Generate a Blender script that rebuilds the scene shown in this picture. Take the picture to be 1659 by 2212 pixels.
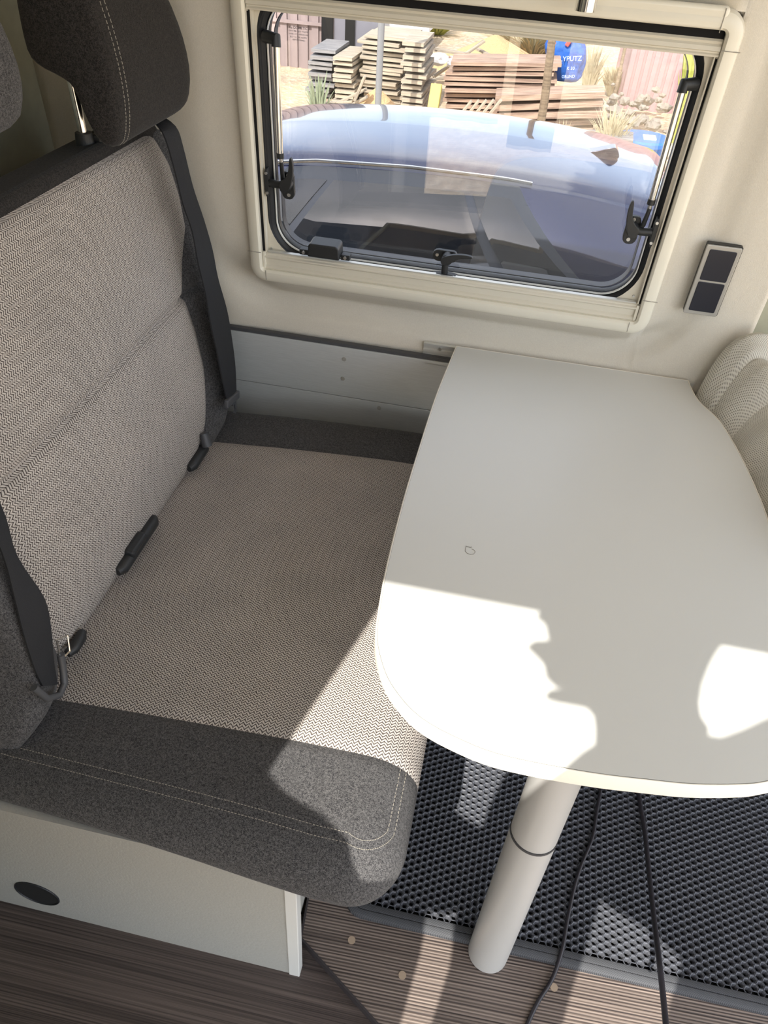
import bpy, bmesh, math, random
from mathutils import Vector, Matrix
random.seed(7)
for o in list(bpy.data.objects): bpy.data.objects.remove(o)
SC = bpy.context.scene
COL = SC.collection
PI = math.pi
# ------------------------------------------------------------------ camera
R = ((0.97862895, -0.17297219, 0.11120253), (0.1965955, 0.62843867, -0.7526055), (0.06029585, 0.75838345, 0.64901383))
cd = bpy.data.cameras.new('camera'); cam = bpy.data.objects.new('camera', cd); COL.objects.link(cam)
cam.matrix_world = Matrix.Translation((0, 0, 1.45)) @ Matrix(R).to_4x4()
cd.sensor_fit = 'VERTICAL'; cd.sensor_height = 36; cd.lens = 1620 / 2212 * 36; cd.clip_start = 0.02; cd.clip_end = 300
SC.camera = cam
# ------------------------------------------------------------------ world, sun, exposure
SUN = Vector((.24, .88, -1.0)).normalized()          # direction the light travels
w = bpy.data.worlds.new('world'); SC.world = w; w.use_nodes = True
nt = w.node_tree; nt.nodes.clear()
def wn(t, **k):
    n = nt.nodes.new(t)
    for a, b in k.items(): setattr(n, a, b)
    return n
sky = wn('ShaderNodeTexSky', sky_type='NISHITA', sun_disc=False, sun_elevation=math.asin(-SUN.z), sun_rotation=math.atan2(-SUN.x, -SUN.y))
sky.dust_density = 1.5
geo = wn('ShaderNodeNewGeometry'); noi = wn('ShaderNodeTexNoise'); noi.inputs['Scale'].default_value = 2.2; noi.inputs['Detail'].default_value = 6
nt.links.new(geo.outputs['Incoming'], noi.inputs['Vector'])
rmp = wn('ShaderNodeValToRGB'); rmp.color_ramp.elements[0].position = .42; rmp.color_ramp.elements[1].position = .62; rmp.color_ramp.elements[0].color = (.42, .42, .42, 1)
nt.links.new(noi.outputs['Fac'], rmp.inputs['Fac'])
mx = wn('ShaderNodeMixRGB'); mx.inputs['Color2'].default_value = (5.2, 5.15, 5.1, 1)
nt.links.new(rmp.outputs['Color'], mx.inputs['Fac']); nt.links.new(sky.outputs['Color'], mx.inputs['Color1'])
bg = wn('ShaderNodeBackground'); bg.inputs['Strength'].default_value = 0.6
out = wn('ShaderNodeOutputWorld')
nt.links.new(mx.outputs['Color'], bg.inputs['Color']); nt.links.new(bg.outputs['Background'], out.inputs['Surface'])
sd = bpy.data.lights.new('sun', 'SUN'); sd.energy = 9.0; sd.angle = math.radians(.4); sd.color = (1, .95, .87)
so = bpy.data.objects.new('sun', sd); COL.objects.link(so); so.rotation_euler = SUN.to_track_quat('-Z', 'Y').to_euler(); so.location = (-1, -3, 6)
SC.view_settings.view_transform = 'Standard'; SC.view_settings.look = 'None'; SC.view_settings.gamma = 1
SC.view_settings.use_curve_mapping = False; SC.view_settings.exposure = 0.0

# ------------------------------------------------------------------ helpers
def lin(v):
    v /= 255.0
    return v / 12.92 if v <= .04045 else ((v + .055) / 1.055) ** 2.4
def S(r, g, b): return (lin(r), lin(g), lin(b), 1)
class NT:
    def __init__(s, name):
        s.m = bpy.data.materials.new(name); s.m.use_nodes = True; s.t = s.m.node_tree
        s.b = s.t.nodes['Principled BSDF']; s.o = s.t.nodes['Material Output']
    def n(s, t, **k):
        x = s.t.nodes.new(t)
        for a, b in k.items(): setattr(x, a, b)
        return x
    def l(s, a, b): s.t.links.new(a, b)
    def math(s, op, a, b=None, c=None):
        x = s.n('ShaderNodeMath', operation=op)
        for i, v in enumerate((a, b, c)):
            if v is None: continue
            if isinstance(v, (int, float)): x.inputs[i].default_value = v
            else: s.l(v, x.inputs[i])
        return x.outputs[0]
    def mix(s, f, a, b):
        x = s.n('ShaderNodeMixRGB')
        if isinstance(f, (int, float)): x.inputs[0].default_value = f
        else: s.l(f, x.inputs[0])
        for i, v in ((1, a), (2, b)):
            if isinstance(v, tuple): x.inputs[i].default_value = v
            else: s.l(v, x.inputs[i])
        return x.outputs[0]
    def noise(s, scale, detail=2, vec=None, mapscale=None, rot=None):
        x = s.n('ShaderNodeTexNoise'); x.inputs['Scale'].default_value = scale; x.inputs['Detail'].default_value = detail
        v = vec if vec is not None else s.n('ShaderNodeTexCoord').outputs['Object']
        if mapscale:
            mp = s.n('ShaderNodeMapping'); mp.inputs['Scale'].default_value = mapscale
            if rot: mp.inputs['Rotation'].default_value = rot
            s.l(v, mp.inputs['Vector']); v = mp.outputs[0]
        s.l(v, x.inputs['Vector']); return x.outputs['Fac']
    def ramp(s, f, p0, p1, c0=(0, 0, 0, 1), c1=(1, 1, 1, 1)):
        x = s.n('ShaderNodeValToRGB'); e = x.color_ramp.elements
        e[0].position = p0; e[1].position = p1; e[0].color = c0; e[1].color = c1
        s.l(f, x.inputs['Fac']); return x.outputs['Color']
    def bump(s, h, dist, strength=1):
        x = s.n('ShaderNodeBump'); x.inputs['Distance'].default_value = dist; x.inputs['Strength'].default_value = strength
        s.l(h, x.inputs['Height']); s.l(x.outputs[0], s.b.inputs['Normal'])
    def col(s, c):
        if isinstance(c, tuple): s.b.inputs['Base Color'].default_value = c
        else: s.l(c, s.b.inputs['Base Color'])
    def set(s, **k):
        for a, b in k.items(): s.b.inputs[a.replace('_', ' ')].default_value = b
def simple(name, c, rough=.5, metal=0, spec=.5, nscale=0, namt=.12, bump=0, bscale=300):
    k = NT(name)
    if nscale:
        d = tuple(v * (1 - namt) for v in c[:3]) + (1,); e = tuple(min(1, v * (1 + namt)) for v in c[:3]) + (1,)
        k.col(k.mix(k.noise(nscale, 4), d, e))
    else: k.col(c)
    k.set(Roughness=rough, Metallic=metal); k.b.inputs['Specular IOR Level'].default_value = spec
    if bump: k.bump(k.noise(bscale, 3), bump)
    return k.m
def weave(name, light, dark, w=.0047, p=.0052, frac=.36):
    k = NT(name); uv = k.n('ShaderNodeUVMap').outputs[0]; sp = k.n('ShaderNodeSeparateXYZ'); k.l(uv, sp.inputs[0])
    nz = k.noise(140, 2, uv); nz = k.math('MULTIPLY', k.math('SUBTRACT', nz, .5), .0028)
    u = k.math('ADD', sp.outputs[0], nz); v = k.math('ADD', sp.outputs[1], nz)
    ux = k.math('DIVIDE', u, w); tri = k.math('PINGPONG', ux, 1.0)
    t = k.math('FRACT', k.math('ADD', k.math('DIVIDE', v, p), k.math('MULTIPLY', tri, .95)))
    line = k.math('SUBTRACT', 1.0, k.math('SMOOTH_MIN', k.math('DIVIDE', k.math('PINGPONG', t, .5), frac / 2), 1.0, .3))
    fx = k.math('PINGPONG', ux, .5); edge = k.math('LESS_THAN', fx, .10)
    d = k.math('MINIMUM', k.math('ADD', k.math('MULTIPLY', line, 1.4), k.math('MULTIPLY', edge, .35)), 1.0)
    blot = k.ramp(k.noise(9, 3, uv), .3, .7, (.9, .9, .9, 1), (1.04, 1.03, 1.02, 1))
    c = k.mix(d, light, dark); mm = k.n('ShaderNodeMixRGB', blend_type='MULTIPLY'); mm.inputs[0].default_value = 1
    k.l(c, mm.inputs[1]); k.l(blot, mm.inputs[2]); k.col(mm.outputs[0])
    k.set(Roughness=.95); k.b.inputs['Specular IOR Level'].default_value = .15
    k.bump(k.math('SUBTRACT', 1.0, d), .0010, .8); return k.m
def felt(name, c0, c1, scale=650):
    k = NT(name); n1 = k.noise(scale, 3); n2 = k.noise(scale * .3, 2)
    f = k.ramp(k.math('ADD', k.math('MULTIPLY', n1, .7), k.math('MULTIPLY', n2, .3)), .40, .62)
    k.col(k.mix(f, c0, c1)); k.set(Roughness=.95); k.b.inputs['Specular IOR Level'].default_value = .1
    k.b.inputs['Sheen Weight'].default_value = .08
    k.bump(n1, .0006, .7); return k.m

M = {}
M['weave'] = weave('light_woven_fabric', S(197, 190, 183), S(72, 65, 63), frac=.50)
M['felt'] = felt('charcoal_fabric', S(38, 38, 41), S(102, 101, 101), 1000)
M['felt_dark'] = felt('dark_headrest_fabric', S(26, 25, 25), S(60, 57, 55), 900)
M['grey_edge'] = simple('grey_piping', S(150, 145, 135), .9, nscale=300, namt=.3)
M['wall'] = simple('beige_wall_lining', S(208, 202, 189), .95, spec=.15, nscale=420, namt=.10, bump=.0005, bscale=900)
M['ceiling'] = simple('ceiling_lining', S(225, 220, 208), .9)
M['partition'] = simple('grey_green_partition', S(160, 160, 142), .8, nscale=40)
M['frame'] = simple('ivory_plastic', S(226, 221, 205), .35, nscale=30, namt=.02)
M['blind'] = simple('ivory_aluminium', S(214, 208, 192), .38)
M['slot'] = simple('black_slot_and_gap_shade', S(14, 13, 14), .95)
M['rubber'] = simple('black_rubber', S(22, 25, 30), .5, nscale=60)
M['blackp'] = simple('black_plastic', S(36, 38, 40), .45, bump=.0003, bscale=900)
M['greyp'] = simple('dark_grey_plastic', S(72, 73, 76), .5)
M['chrome'] = simple('chrome', (.85, .84, .82, 1), .12, 1)
M['steel'] = simple('screw_steel', (.6, .6, .58, 1), .3, 1)
M['edge'] = simple('painted_edge_glint', S(232, 232, 226), .15)
M['strap'] = simple('black_webbing', S(36, 37, 40), .75, spec=.3, nscale=500, namt=.25, bump=.0005, bscale=1200)
def brushed(name, c, amt=.08):
    k = NT(name); f = k.noise(1.0, 4, None, (28, 28, 900))
    k.col(k.mix(f, tuple(v * (1 - amt) for v in c[:3]) + (1,), tuple(min(1, v * (1 + amt)) for v in c[:3]) + (1,)))
    k.set(Roughness=.42, Metallic=.15); return k.m
M['panel'] = brushed('brushed_grey_laminate', S(190, 193, 192), .16)
M['base'] = simple('grey_textured_board', S(162, 161, 155), .55, nscale=160, namt=.06, bump=.0006, bscale=260)
M['baseedge'] = simple('light_grey_edging', S(206, 206, 202), .45)
M['table'] = simple('light_grey_laminate', S(206, 207, 203), .36, nscale=6, namt=.015)
M['tedge'] = simple('cream_table_edging', S(238, 233, 220), .4)
M['tline'] = simple('table_joint_line', S(130, 128, 122), .6)
M['legm'] = simple('satin_silver_leg', S(186, 185, 182), .40, .25)
M['legring'] = simple('dark_ring', S(60, 60, 62), .5)
M['cap'] = simple('beige_screw_cap', S(160, 142, 122), .6)
M['hole'] = simple('dark_void', S(10, 10, 11), .9)
M['mat'] = simple('black_honeycomb_foam', S(82, 84, 90), .36, spec=.5, nscale=90)
M['matbase'] = simple('mat_underside', S(10, 10, 12), .9)
def twill(name):
    k = NT(name); tc = k.n('ShaderNodeTexCoord').outputs['Object']; sp = k.n('ShaderNodeSeparateXYZ'); k.l(tc, sp.inputs[0])
    t = k.math('FRACT', k.math('DIVIDE', k.math('ADD', sp.outputs[0], sp.outputs[1]), .0032)); f = k.math('PINGPONG', t, .5)
    k.col(k.mix(k.math('MULTIPLY', f, 2.0), S(32, 33, 37), S(80, 82, 86))); k.set(Roughness=.7); k.bump(f, .0006); return k.m
M['binding'] = twill('dark_twill_binding')
M['cable'] = simple('black_cable', S(38, 36, 42), .4)
M['module'] = simple('navy_black_switch', S(20, 24, 38), .35)
M['silver'] = simple('silver_plastic', S(168, 166, 160), .35, .3)
M['alu'] = simple('aluminium_rail', S(214, 214, 208), .3, .5)
def floor_mat(name, rot, rib):
    k = NT(name); tc = k.n('ShaderNodeTexCoord').outputs['Object']
    mp = k.n('ShaderNodeMapping'); mp.inputs['Rotation'].default_value = (0, 0, rot); k.l(tc, mp.inputs['Vector']); v = mp.outputs[0]
    f = k.noise(1, 3, v, (2.2, 420, 1)); g = k.noise(1, 4, v, (.9, 60, 1))
    h = k.math('ADD', k.math('MULTIPLY', f, .65), k.math('MULTIPLY', g, .35))
    if rib:
        sp = k.n('ShaderNodeSeparateXYZ'); k.l(v, sp.inputs[0])
        rb = k.math('PINGPONG', k.math('DIVIDE', sp.outputs[1], .0052), .5)
        h2 = k.math('ADD', k.math('MULTIPLY', h, .72), k.math('MULTIPLY', rb, .52))
        c = k.ramp(h2, .34, .66, S(36, 28, 28), S(142, 128, 118)); k.bump(rb, .0012, .8)
    else:
        c = k.ramp(h, .36, .66, S(36, 29, 29), S(98, 87, 82)); k.bump(h, .0008, .6)
    k.col(c); k.set(Roughness=.5); return k.m
M['floor'] = floor_mat('dark_wood_vinyl', -.01, False)
M['step'] = floor_mat('ribbed_dark_vinyl', -.035, True)
M['stepedge'] = simple('dark_metal_edge', S(52, 48, 50), .5)
def knit(name):
    k = NT(name); uv = k.n('ShaderNodeUVMap').outputs[0]; sp = k.n('ShaderNodeSeparateXYZ'); k.l(uv, sp.inputs[0])
    row = k.math('FLOOR', k.math('DIVIDE', sp.outputs[1],   .0044)); off = k.math('MULTIPLY', k.math('MODULO', row, 2.0), .5)
    a = k.math('FRACT', k.math('ADD', k.math('DIVIDE', sp.outputs[0], .0050), off)); b = k.math('FRACT', k.math('DIVIDE', sp.outputs[1],   .0044))
    da = k.math('ABSOLUTE', k.math('SUBTRACT', a, .5)); db = k.math('ABSOLUTE', k.math('SUBTRACT', b, .5))
    d = k.math('SQRT', k.math('ADD', k.math('MULTIPLY', da, da), k.math('MULTIPLY', k.math('MULTIPLY', db, db), 2.6)))
    f = k.ramp(d, .16, .32); k.col(k.mix(f, S(120, 116, 106), S(218, 215, 205))); k.set(Roughness=.95); k.b.inputs['Specular IOR Level'].default_value = .1
    k.bump(f, .0016, .9); return k.m
M['knit'] = knit('cream_knitted_mesh')
def pane():
    k = NT('clear_acrylic'); t = k.n('ShaderNodeBsdfTransparent'); t.inputs[0].default_value = (.79, .80, .82, 1)
    g = k.n('ShaderNodeBsdfGlossy'); g.inputs['Roughness'].default_value = .0; g.inputs[0].default_value = (1, 1, 1, 1)
    fr = k.n('ShaderNodeFresnel'); fr.inputs['IOR'].default_value = 1.5
    f = k.math('MULTIPLY', fr.outputs[0], 1.9); x = k.n('ShaderNodeMixShader'); k.l(f, x.inputs[0]); k.l(t.outputs[0], x.inputs[1]); k.l(g.outputs[0], x.inputs[2])
    k.l(x.outputs[0], k.o.inputs['Surface']); return k.m
M['pane'] = pane()
k = NT('translucent_diffuser'); _t = k.n('ShaderNodeBsdfTranslucent'); _t.inputs[0].default_value = (.34, .33, .31, 1); k.l(_t.outputs[0], k.o.inputs['Surface']); M['hatch'] = k.m
M['ink'] = simple('grey_print', S(84, 80, 84), .6)
M['white_print'] = simple('pale_print', S(206, 226, 246), .6)
M['paint'] = simple('dark_blue_car_paint', S(30, 36, 66), .12, .3, nscale=3, namt=.03)
M['paint'].node_tree.nodes['Principled BSDF'].inputs['Coat Weight'].default_value = 1
M['paint'].node_tree.nodes['Principled BSDF'].inputs['Coat Roughness'].default_value = .02
M['vanpaint'] = simple('dark_grey_van_paint', S(58, 60, 64), .3)
M['carglass'] = simple('tinted_car_glass', S(16, 20, 26), .02, 0, 1.0)
M['cartrim'] = simple('dark_car_trim', S(62, 66, 74), .75, spec=.2)
M['tyre'] = simple('tyre_rubber', S(24, 24, 24), .8)
def gr():
    k = NT('sandy_ground'); a = k.noise(1.4, 6); b = k.noise(14, 6); c = k.mix(k.ramp(a, .38, .62), S(200, 174, 138), S(168, 150, 126))
    k.col(k.mix(k.ramp(b, .45, .7), c, S(214, 196, 168))); k.set(Roughness=1); k.bump(b, .05, .8); return k.m
M['ground'] = gr()
M['sand'] = simple('orange_sand', S(206, 168, 122), 1, nscale=20, namt=.14, bump=.02, bscale=40)
def wood(name, a, b):
    k = NT(name); f = k.noise(1, 5, None, (3, 30, 60)); k.col(k.mix(k.ramp(f, .3, .7), a, b)); k.set(Roughness=.9); k.bump(f, .004, .5); return k.m
M['wood1'] = wood('weathered_pale_boards', S(140, 130, 116), S(200, 186, 162))
M['wood2'] = wood('grey_boards', S(104, 104, 106), S(160, 156, 152))
M['wood3'] = wood('brown_boards', S(120, 96, 82), S(196, 168, 144))
M['post'] = wood('wooden_post', S(110, 94, 76), S(160, 140, 114))
M['galv'] = simple('galvanised_pole', S(150, 152, 154), .5, .4)
M['yellow'] = simple('yellow_beam', S(190, 172, 96), .6, nscale=8)
M['bluebag'] = simple('blue_woven_sack', S(34, 96, 182), .6, nscale=7, namt=.3, bump=.02, bscale=10)
M['redstrap'] = simple('salmon_strap', S(220, 100, 90), .7)
M['rust'] = simple('rusty_sheet', S(150, 134, 130), .8, nscale=3, namt=.2)
M['greysheet'] = simple('grey_sheet', S(128, 126, 132), .8, nscale=3, namt=.2)
M['whitesheet'] = simple('white_sheet', S(226, 226, 226), .6)
M['pink'] = simple('dusty_pink_sheet', S(176, 144, 144), .8, nscale=4)
M['bluelid'] = simple('blue_plastic', S(54, 116, 196), .4)
M['leaf'] = simple('yellow_green_leaf', S(176, 180, 90), .7, nscale=30, namt=.3)
M['leaf2'] = simple('grey_green_leaf', S(150, 160, 130), .8, nscale=30, namt=.3)
M['straw'] = simple('dry_straw', S(180, 170, 138), .9, nscale=30, namt=.2)
M['stone'] = simple('rubble', S(146, 138, 126), .95, nscale=14, namt=.2)
M['shadow_blocker'] = simple('taupe_blocker_cloth', S(150, 142, 130), .95)
M['dark_blocker'] = simple('dark_blocker_cloth', S(70, 70, 76), .95)
M['cabinet'] = simple('grey_cabinet', S(196, 194, 186), .5)

def finish(name, me, mat=None, parent=None, smooth=False, bevel=0, seg=2):
    o = bpy.data.objects.new(name, me); COL.objects.link(o)
    if mat is not None: me.materials.append(M[mat] if isinstance(mat, str) else mat)
    if parent is not None: o.parent = parent
    if smooth:
        me.polygons.foreach_set('use_smooth', [True] * len(me.polygons))
        if smooth != 'all': 
            try: me.set_sharp_from_angle(angle=math.radians(38))
            except Exception: pass
    if bevel:
        b = o.modifiers.new('bevel', 'BEVEL'); b.width = bevel; b.segments = seg; b.limit_method = 'ANGLE'; b.angle_limit = math.radians(40)
    return o
class MB:
    def __init__(s): s.v = []; s.f = []; s.uv = None
    def add(s, vs, fs):
        n = len(s.v); s.v += [tuple(v) for v in vs]; s.f += [tuple(i + n for i in f) for f in fs]; return s
    def box(s, c, d, rot=None):
        vs = [Vector((sx * d[0] / 2, sy * d[1] / 2, sz * d[2] / 2)) for sx in (-1, 1) for sy in (-1, 1) for sz in (-1, 1)]
        if rot is not None: vs = [rot @ v for v in vs]
        vs = [v + Vector(c) for v in vs]
        return s.add(vs, [(0, 1, 3, 2), (4, 6, 7, 5), (0, 4, 5, 1), (2, 3, 7, 6), (0, 2, 6, 4), (1, 5, 7, 3)])
    def bb(s, x0, x1, y0, y1, z0, z1): return s.box(((x0 + x1) / 2, (y0 + y1) / 2, (z0 + z1) / 2), (x1 - x0, y1 - y0, z1 - z0))
    def tube(s, path, r, n=12, caps=True, flat=None):
        P = [Vector(p) for p in path]; rings = []
        rr = r if isinstance(r, (list, tuple)) else [r] * len(P)
        ref = None
        for i, p in enumerate(P):
            t = (P[min(i + 1, len(P) - 1)] - P[max(i - 1, 0)])
            if t.length < 1e-9: t = Vector((0, 0, 1))
            t.normalize()
            if ref is None: ref = Vector((0, 0, 1)) if abs(t.z) < .9 else Vector((1, 0, 0))
            a = (ref - t * ref.dot(t)).normalized(); b = t.cross(a); ref = a
            rings.append([p + (a * math.cos(k * 2 * PI / n) + b * math.sin(k * 2 * PI / n)) * rr[i] for k in range(n)])
        vs = [v for g in rings for v in g]; fs = []
        for i in range(len(P) - 1):
            for k in range(n):
                k2 = (k + 1) % n; fs.append((i * n + k, i * n + k2, (i + 1) * n + k2, (i + 1) * n + k))
        if caps: fs.append(tuple(range(n))[::-1]); fs.append(tuple((len(P) - 1) * n + k for k in range(n)))
        return s.add(vs, fs)
    def prism(s, pts, fn0, fn1):
        n = len(pts); vs = [fn0(*p) for p in pts] + [fn1(*p) for p in pts]
        fs = [tuple(range(n)), tuple(range(2 * n - 1, n - 1, -1))] + [(i, i + n, (i + 1) % n + n, (i + 1) % n) for i in range(n)]
        return s.add(vs, fs)
    def grid(s, fn, nu, nv, uvfn=None):
        vs = [fn(i / nu, j / nv) for i in range(nu + 1) for j in range(nv + 1)]
        fs = [(i * (nv + 1) + j, (i + 1) * (nv + 1) + j, (i + 1) * (nv + 1) + j + 1, i * (nv + 1) + j + 1) for i in range(nu) for j in range(nv)]
        return s.add(vs, fs)
    def mesh(s, name='mesh', fix=True):
        me = bpy.data.meshes.new(name); me.from_pydata(s.v, [], s.f); me.validate()
        if fix:
            b = bmesh.new(); b.from_mesh(me); bmesh.ops.recalc_face_normals(b, faces=b.faces); b.to_mesh(me); b.free()
        return me
    def build(s, name, mat, parent=None, smooth=False, bevel=0, seg=2, fix=True):
        return finish(name, s.mesh(name, fix), mat, parent, smooth, bevel, seg)
def grid_uv(name, fn, us, vs, mat, parent, uvfn=None, flip=False):
    nu, nv = len(us), len(vs)
    V = [tuple(fn(u, v)) for u in us for v in vs]
    F = [(i * nv + j, (i + 1) * nv + j, (i + 1) * nv + j + 1, i * nv + j + 1) for i in range(nu - 1) for j in range(nv - 1)]
    if flip: F = [f[::-1] for f in F]
    me = bpy.data.meshes.new(name); me.from_pydata(V, [], F)
    L = me.uv_layers.new(name='UVMap')
    uvl = [(uvfn(u, v) if uvfn else (u, v)) for u in us for v in vs]
    for p in me.polygons:
        for li, vi in zip(p.loop_indices, p.vertices): L.data[li].uv = uvl[vi]
    return finish(name, me, mat, parent, smooth='all')
def lsp(a, b, n): return [a + (b - a) * i / (n - 1) for i in range(n)]
def empty(name, loc=(0, 0, 0), parent=None, rot=(0, 0, 0)):
    o = bpy.data.objects.new(name, None); COL.objects.link(o); o.location = loc; o.rotation_euler = rot; o.empty_display_size = .05
    if parent is not None: o.parent = parent
    return o
def tag(o, label=None, cat=None, group=None, kind=None):
    if label: o['label'] = label
    if cat: o['category'] = cat
    if group: o['group'] = group
    if kind: o['kind'] = kind
    return o
def interp(xs, ys, x):
    if x <= xs[0]: return ys[0]
    for i in range(len(xs) - 1):
        if x <= xs[i + 1]: return ys[i] + (ys[i + 1] - ys[i]) * (x - xs[i]) / (xs[i + 1] - xs[i])
    return ys[-1]
def smooth_poly(pts, it=2):
    for _ in range(it):
        q = []
        for i in range(len(pts)):
            a, b = pts[i], pts[(i + 1) % len(pts)]
            q += [(a[0] * .75 + b[0] * .25, a[1] * .75 + b[1] * .25), (a[0] * .25 + b[0] * .75, a[1] * .25 + b[1] * .75)]
        pts = q
    return pts
def rr(x0, x1, z0, z1, r, n=8):
    out = []
    for cx, cz, a0 in ((x1 - r, z1 - r, 0), (x0 + r, z1 - r, 90), (x0 + r, z0 + r, 180), (x1 - r, z0 + r, 270)):
        for k in range(n + 1):
            a = math.radians(a0 + 90 * k / n); out.append((cx + r * math.cos(a), cz + r * math.sin(a), math.cos(a), math.sin(a)))
    return out
def sweep_rr(x0, x1, z0, z1, r, prof, n=8):
    """closed sweep of profile [(outward d, depth y)] around a rounded rectangle"""
    P = rr(x0, x1, z0, z1, r, n); m = MB(); k = len(prof); N = len(P)
    vs = [(p[0] + p[2] * d, y, p[1] + p[3] * d) for p in P for d, y in prof]
    fs = [(i * k + j, i * k + (j + 1) % k, ((i + 1) % N) * k + (j + 1) % k, ((i + 1) % N) * k + j) for i in range(N) for j in range(k)]
    return m.add(vs, fs)
def sub(P, k=4):
    out = []
    for i in range(len(P) - 1):
        p0, p1, p2, p3 = P[max(i - 1, 0)], P[i], P[i + 1], P[min(i + 2, len(P) - 1)]
        for j in range(k):
            t = j / k
            out.append(tuple(.5 * ((2 * p1[c]) + (-p0[c] + p2[c]) * t + (2 * p0[c] - 5 * p1[c] + 4 * p2[c] - p3[c]) * t * t + (-p0[c] + 3 * p1[c] - 3 * p2[c] + p3[c]) * t ** 3) for c in range(3)))
    return out + [P[-1]]
TL = .0664
def wy(z, off=0): return 1.57 - off - TL * (z - .7)

# ================================================================== SETTING
def struct(name, mb, mat, parent=None, **k):
    o = mb.build(name, mat, parent, **k)
    if parent is None: o['kind'] = 'structure'
    return o
struct('floor', MB().bb(-1.0, 1.5, -.42, 1.62, -.06, 0), 'floor')
st = empty('trim_1', (0, 0, 0)); st['kind'] = 'structure'
plat = [(-.158, .493), (.001, .395), (.12, .322), (1.4, .322), (1.4, 1.55), (-.17, 1.55), (-.164, .56)]
MB().prism(plat, lambda x, y: (x, y, .0005), lambda x, y: (x, y, .02)).build('step_board', 'step', st)
m = MB()
for a, b in ((plat[6], plat[0]), (plat[0], plat[1]), (plat[1], plat[2])):
    d = (Vector(b) - Vector(a)); n = Vector((-d.y, d.x)).normalized() * -.0035
    q = [a, b, (b[0] + n.x, b[1] + n.y), (a[0] + n.x, a[1] + n.y)]
    m.prism(q, lambda x, y: (x, y, .0005), lambda x, y: (x, y, .0215))
m.build('edge_strip', 'stepedge', st)
for x, y in ((-.072, .508), (.025, .473), (.282, .511)):
    MB().tube([(x, y, .0195), (x, y, .0212)], .0066, 20).build('screw_cap', 'cap', st)
# window wall lining, with the hole for the window; groove below the window
HX0, HX1, HZ0, HZ1 = -.566, .296, .745, 1.312
def sd_box(x, z, r=.06):
    cx, cz, hx, hz = (HX0 + HX1) / 2, (HZ0 + HZ1) / 2, (HX1 - HX0) / 2 - r, (HZ1 - HZ0) / 2 - r
    dx, dz = abs(x - cx) - hx, abs(z - cz) - hz
    return math.hypot(max(dx, 0), max(dz, 0)) + min(max(dx, dz), 0) - r
def wall_fn(x, z):
    d = sd_box(x, z); y = wy(z)
    bot = min(1, max(0, (.80 - z) / .08)); side = .35 * min(1, max(0, (x - .30) / .05))
    amp = max(bot, side) 
    if z < .60: amp *= 1
    g = interp([0, .018, .032, .060, .085, .108, .14, .3], [0, 0, .008, .034, .028, .008, 0, 0], d)
    g2 = -.006 * math.exp(-((x + .66) / .05) ** 2)
    return (x, y + g * amp + g2, z)
xs = sorted(set(lsp(-1.0, HX0, 26) + lsp(HX0, HX1, 40) + lsp(HX1, .515, 26))); zs = sorted(set(lsp(.40, HZ0, 60) + lsp(HZ0, HZ1, 30) + lsp(HZ1, 2.0, 16)))
vi = {}; V = []; F = []
def gv(i, j):
    if (i, j) not in vi: vi[(i, j)] = len(V); V.append(wall_fn(xs[i], zs[j]))
    return vi[(i, j)]
for i in range(len(xs) - 1):
    for j in range(len(zs) - 1):
        cx, cz = (xs[i] + xs[i + 1]) / 2, (zs[j] + zs[j + 1]) / 2
        if HX0 < cx < HX1 and HZ0 < cz < HZ1: continue
        F.append((gv(i, j), gv(i + 1, j), gv(i + 1, j + 1), gv(i, j + 1)))
me = bpy.data.meshes.new('wall_back'); me.from_pydata(V, [], F)
wb = finish('wall_back', me, 'wall', None, smooth='all'); wb['kind'] = 'structure'
sf = wb.modifiers.new('solid', 'SOLIDIFY'); sf.thickness = .02; sf.offset = -1
MB().bb(-1.0, 1.5, 1.60, 1.64, -.06, .42).build('lower_wall_board', 'partition', wb)
struct('trim_2', MB().box((.60, 1.575, 1.1), (.17, .03, 1.9), Matrix.Rotation(math.radians(3.8), 3, 'X')).bb(.68, 1.5, 1.6, 1.64, -.06, .7), 'partition')
struct('wall_left', MB().bb(-1.03, -1.0, -.36, 1.62, -.06, 2.05), 'partition')
# ceiling with an unseen roof hatch, added for soft overhead light
struct('ceiling', MB().bb(-1.03, -.20, -.36, 1.62, 2.05, 2.09).bb(-.20, 1.0, -.36, -.12, 2.05, 2.09).bb(-.20, 1.0, .62, 1.62, 2.05, 2.09).bb(1.0, 1.5, -.36, 1.62, 2.05, 2.09), 'ceiling')
rh = empty('added_light_hatch', (.4, .25, 2.06)); rh['kind'] = 'structure'
MB().bb(-.61, .61, -.38, .38, .0, .006).build('hatch_diffuser', 'hatch', rh)
MB().bb(-.63, .63, -.40, -.36, -.03, -.012).bb(-.63, .63, .36, .40, -.03, -.012).bb(-.63, -.59, -.36, .36, -.03, -.012).bb(.59, .63, -.36, .36, -.03, -.012).build('hatch_frame', 'frame', rh)
# door side: solid wall left of the sliding-door opening, header above it
struct('wall_front', MB().bb(-1.03, -.466, -.36, -.35, -.06, 2.05).bb(-.466, 1.5, -.36, -.35, 1.936, 2.05), 'cabinet')

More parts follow.
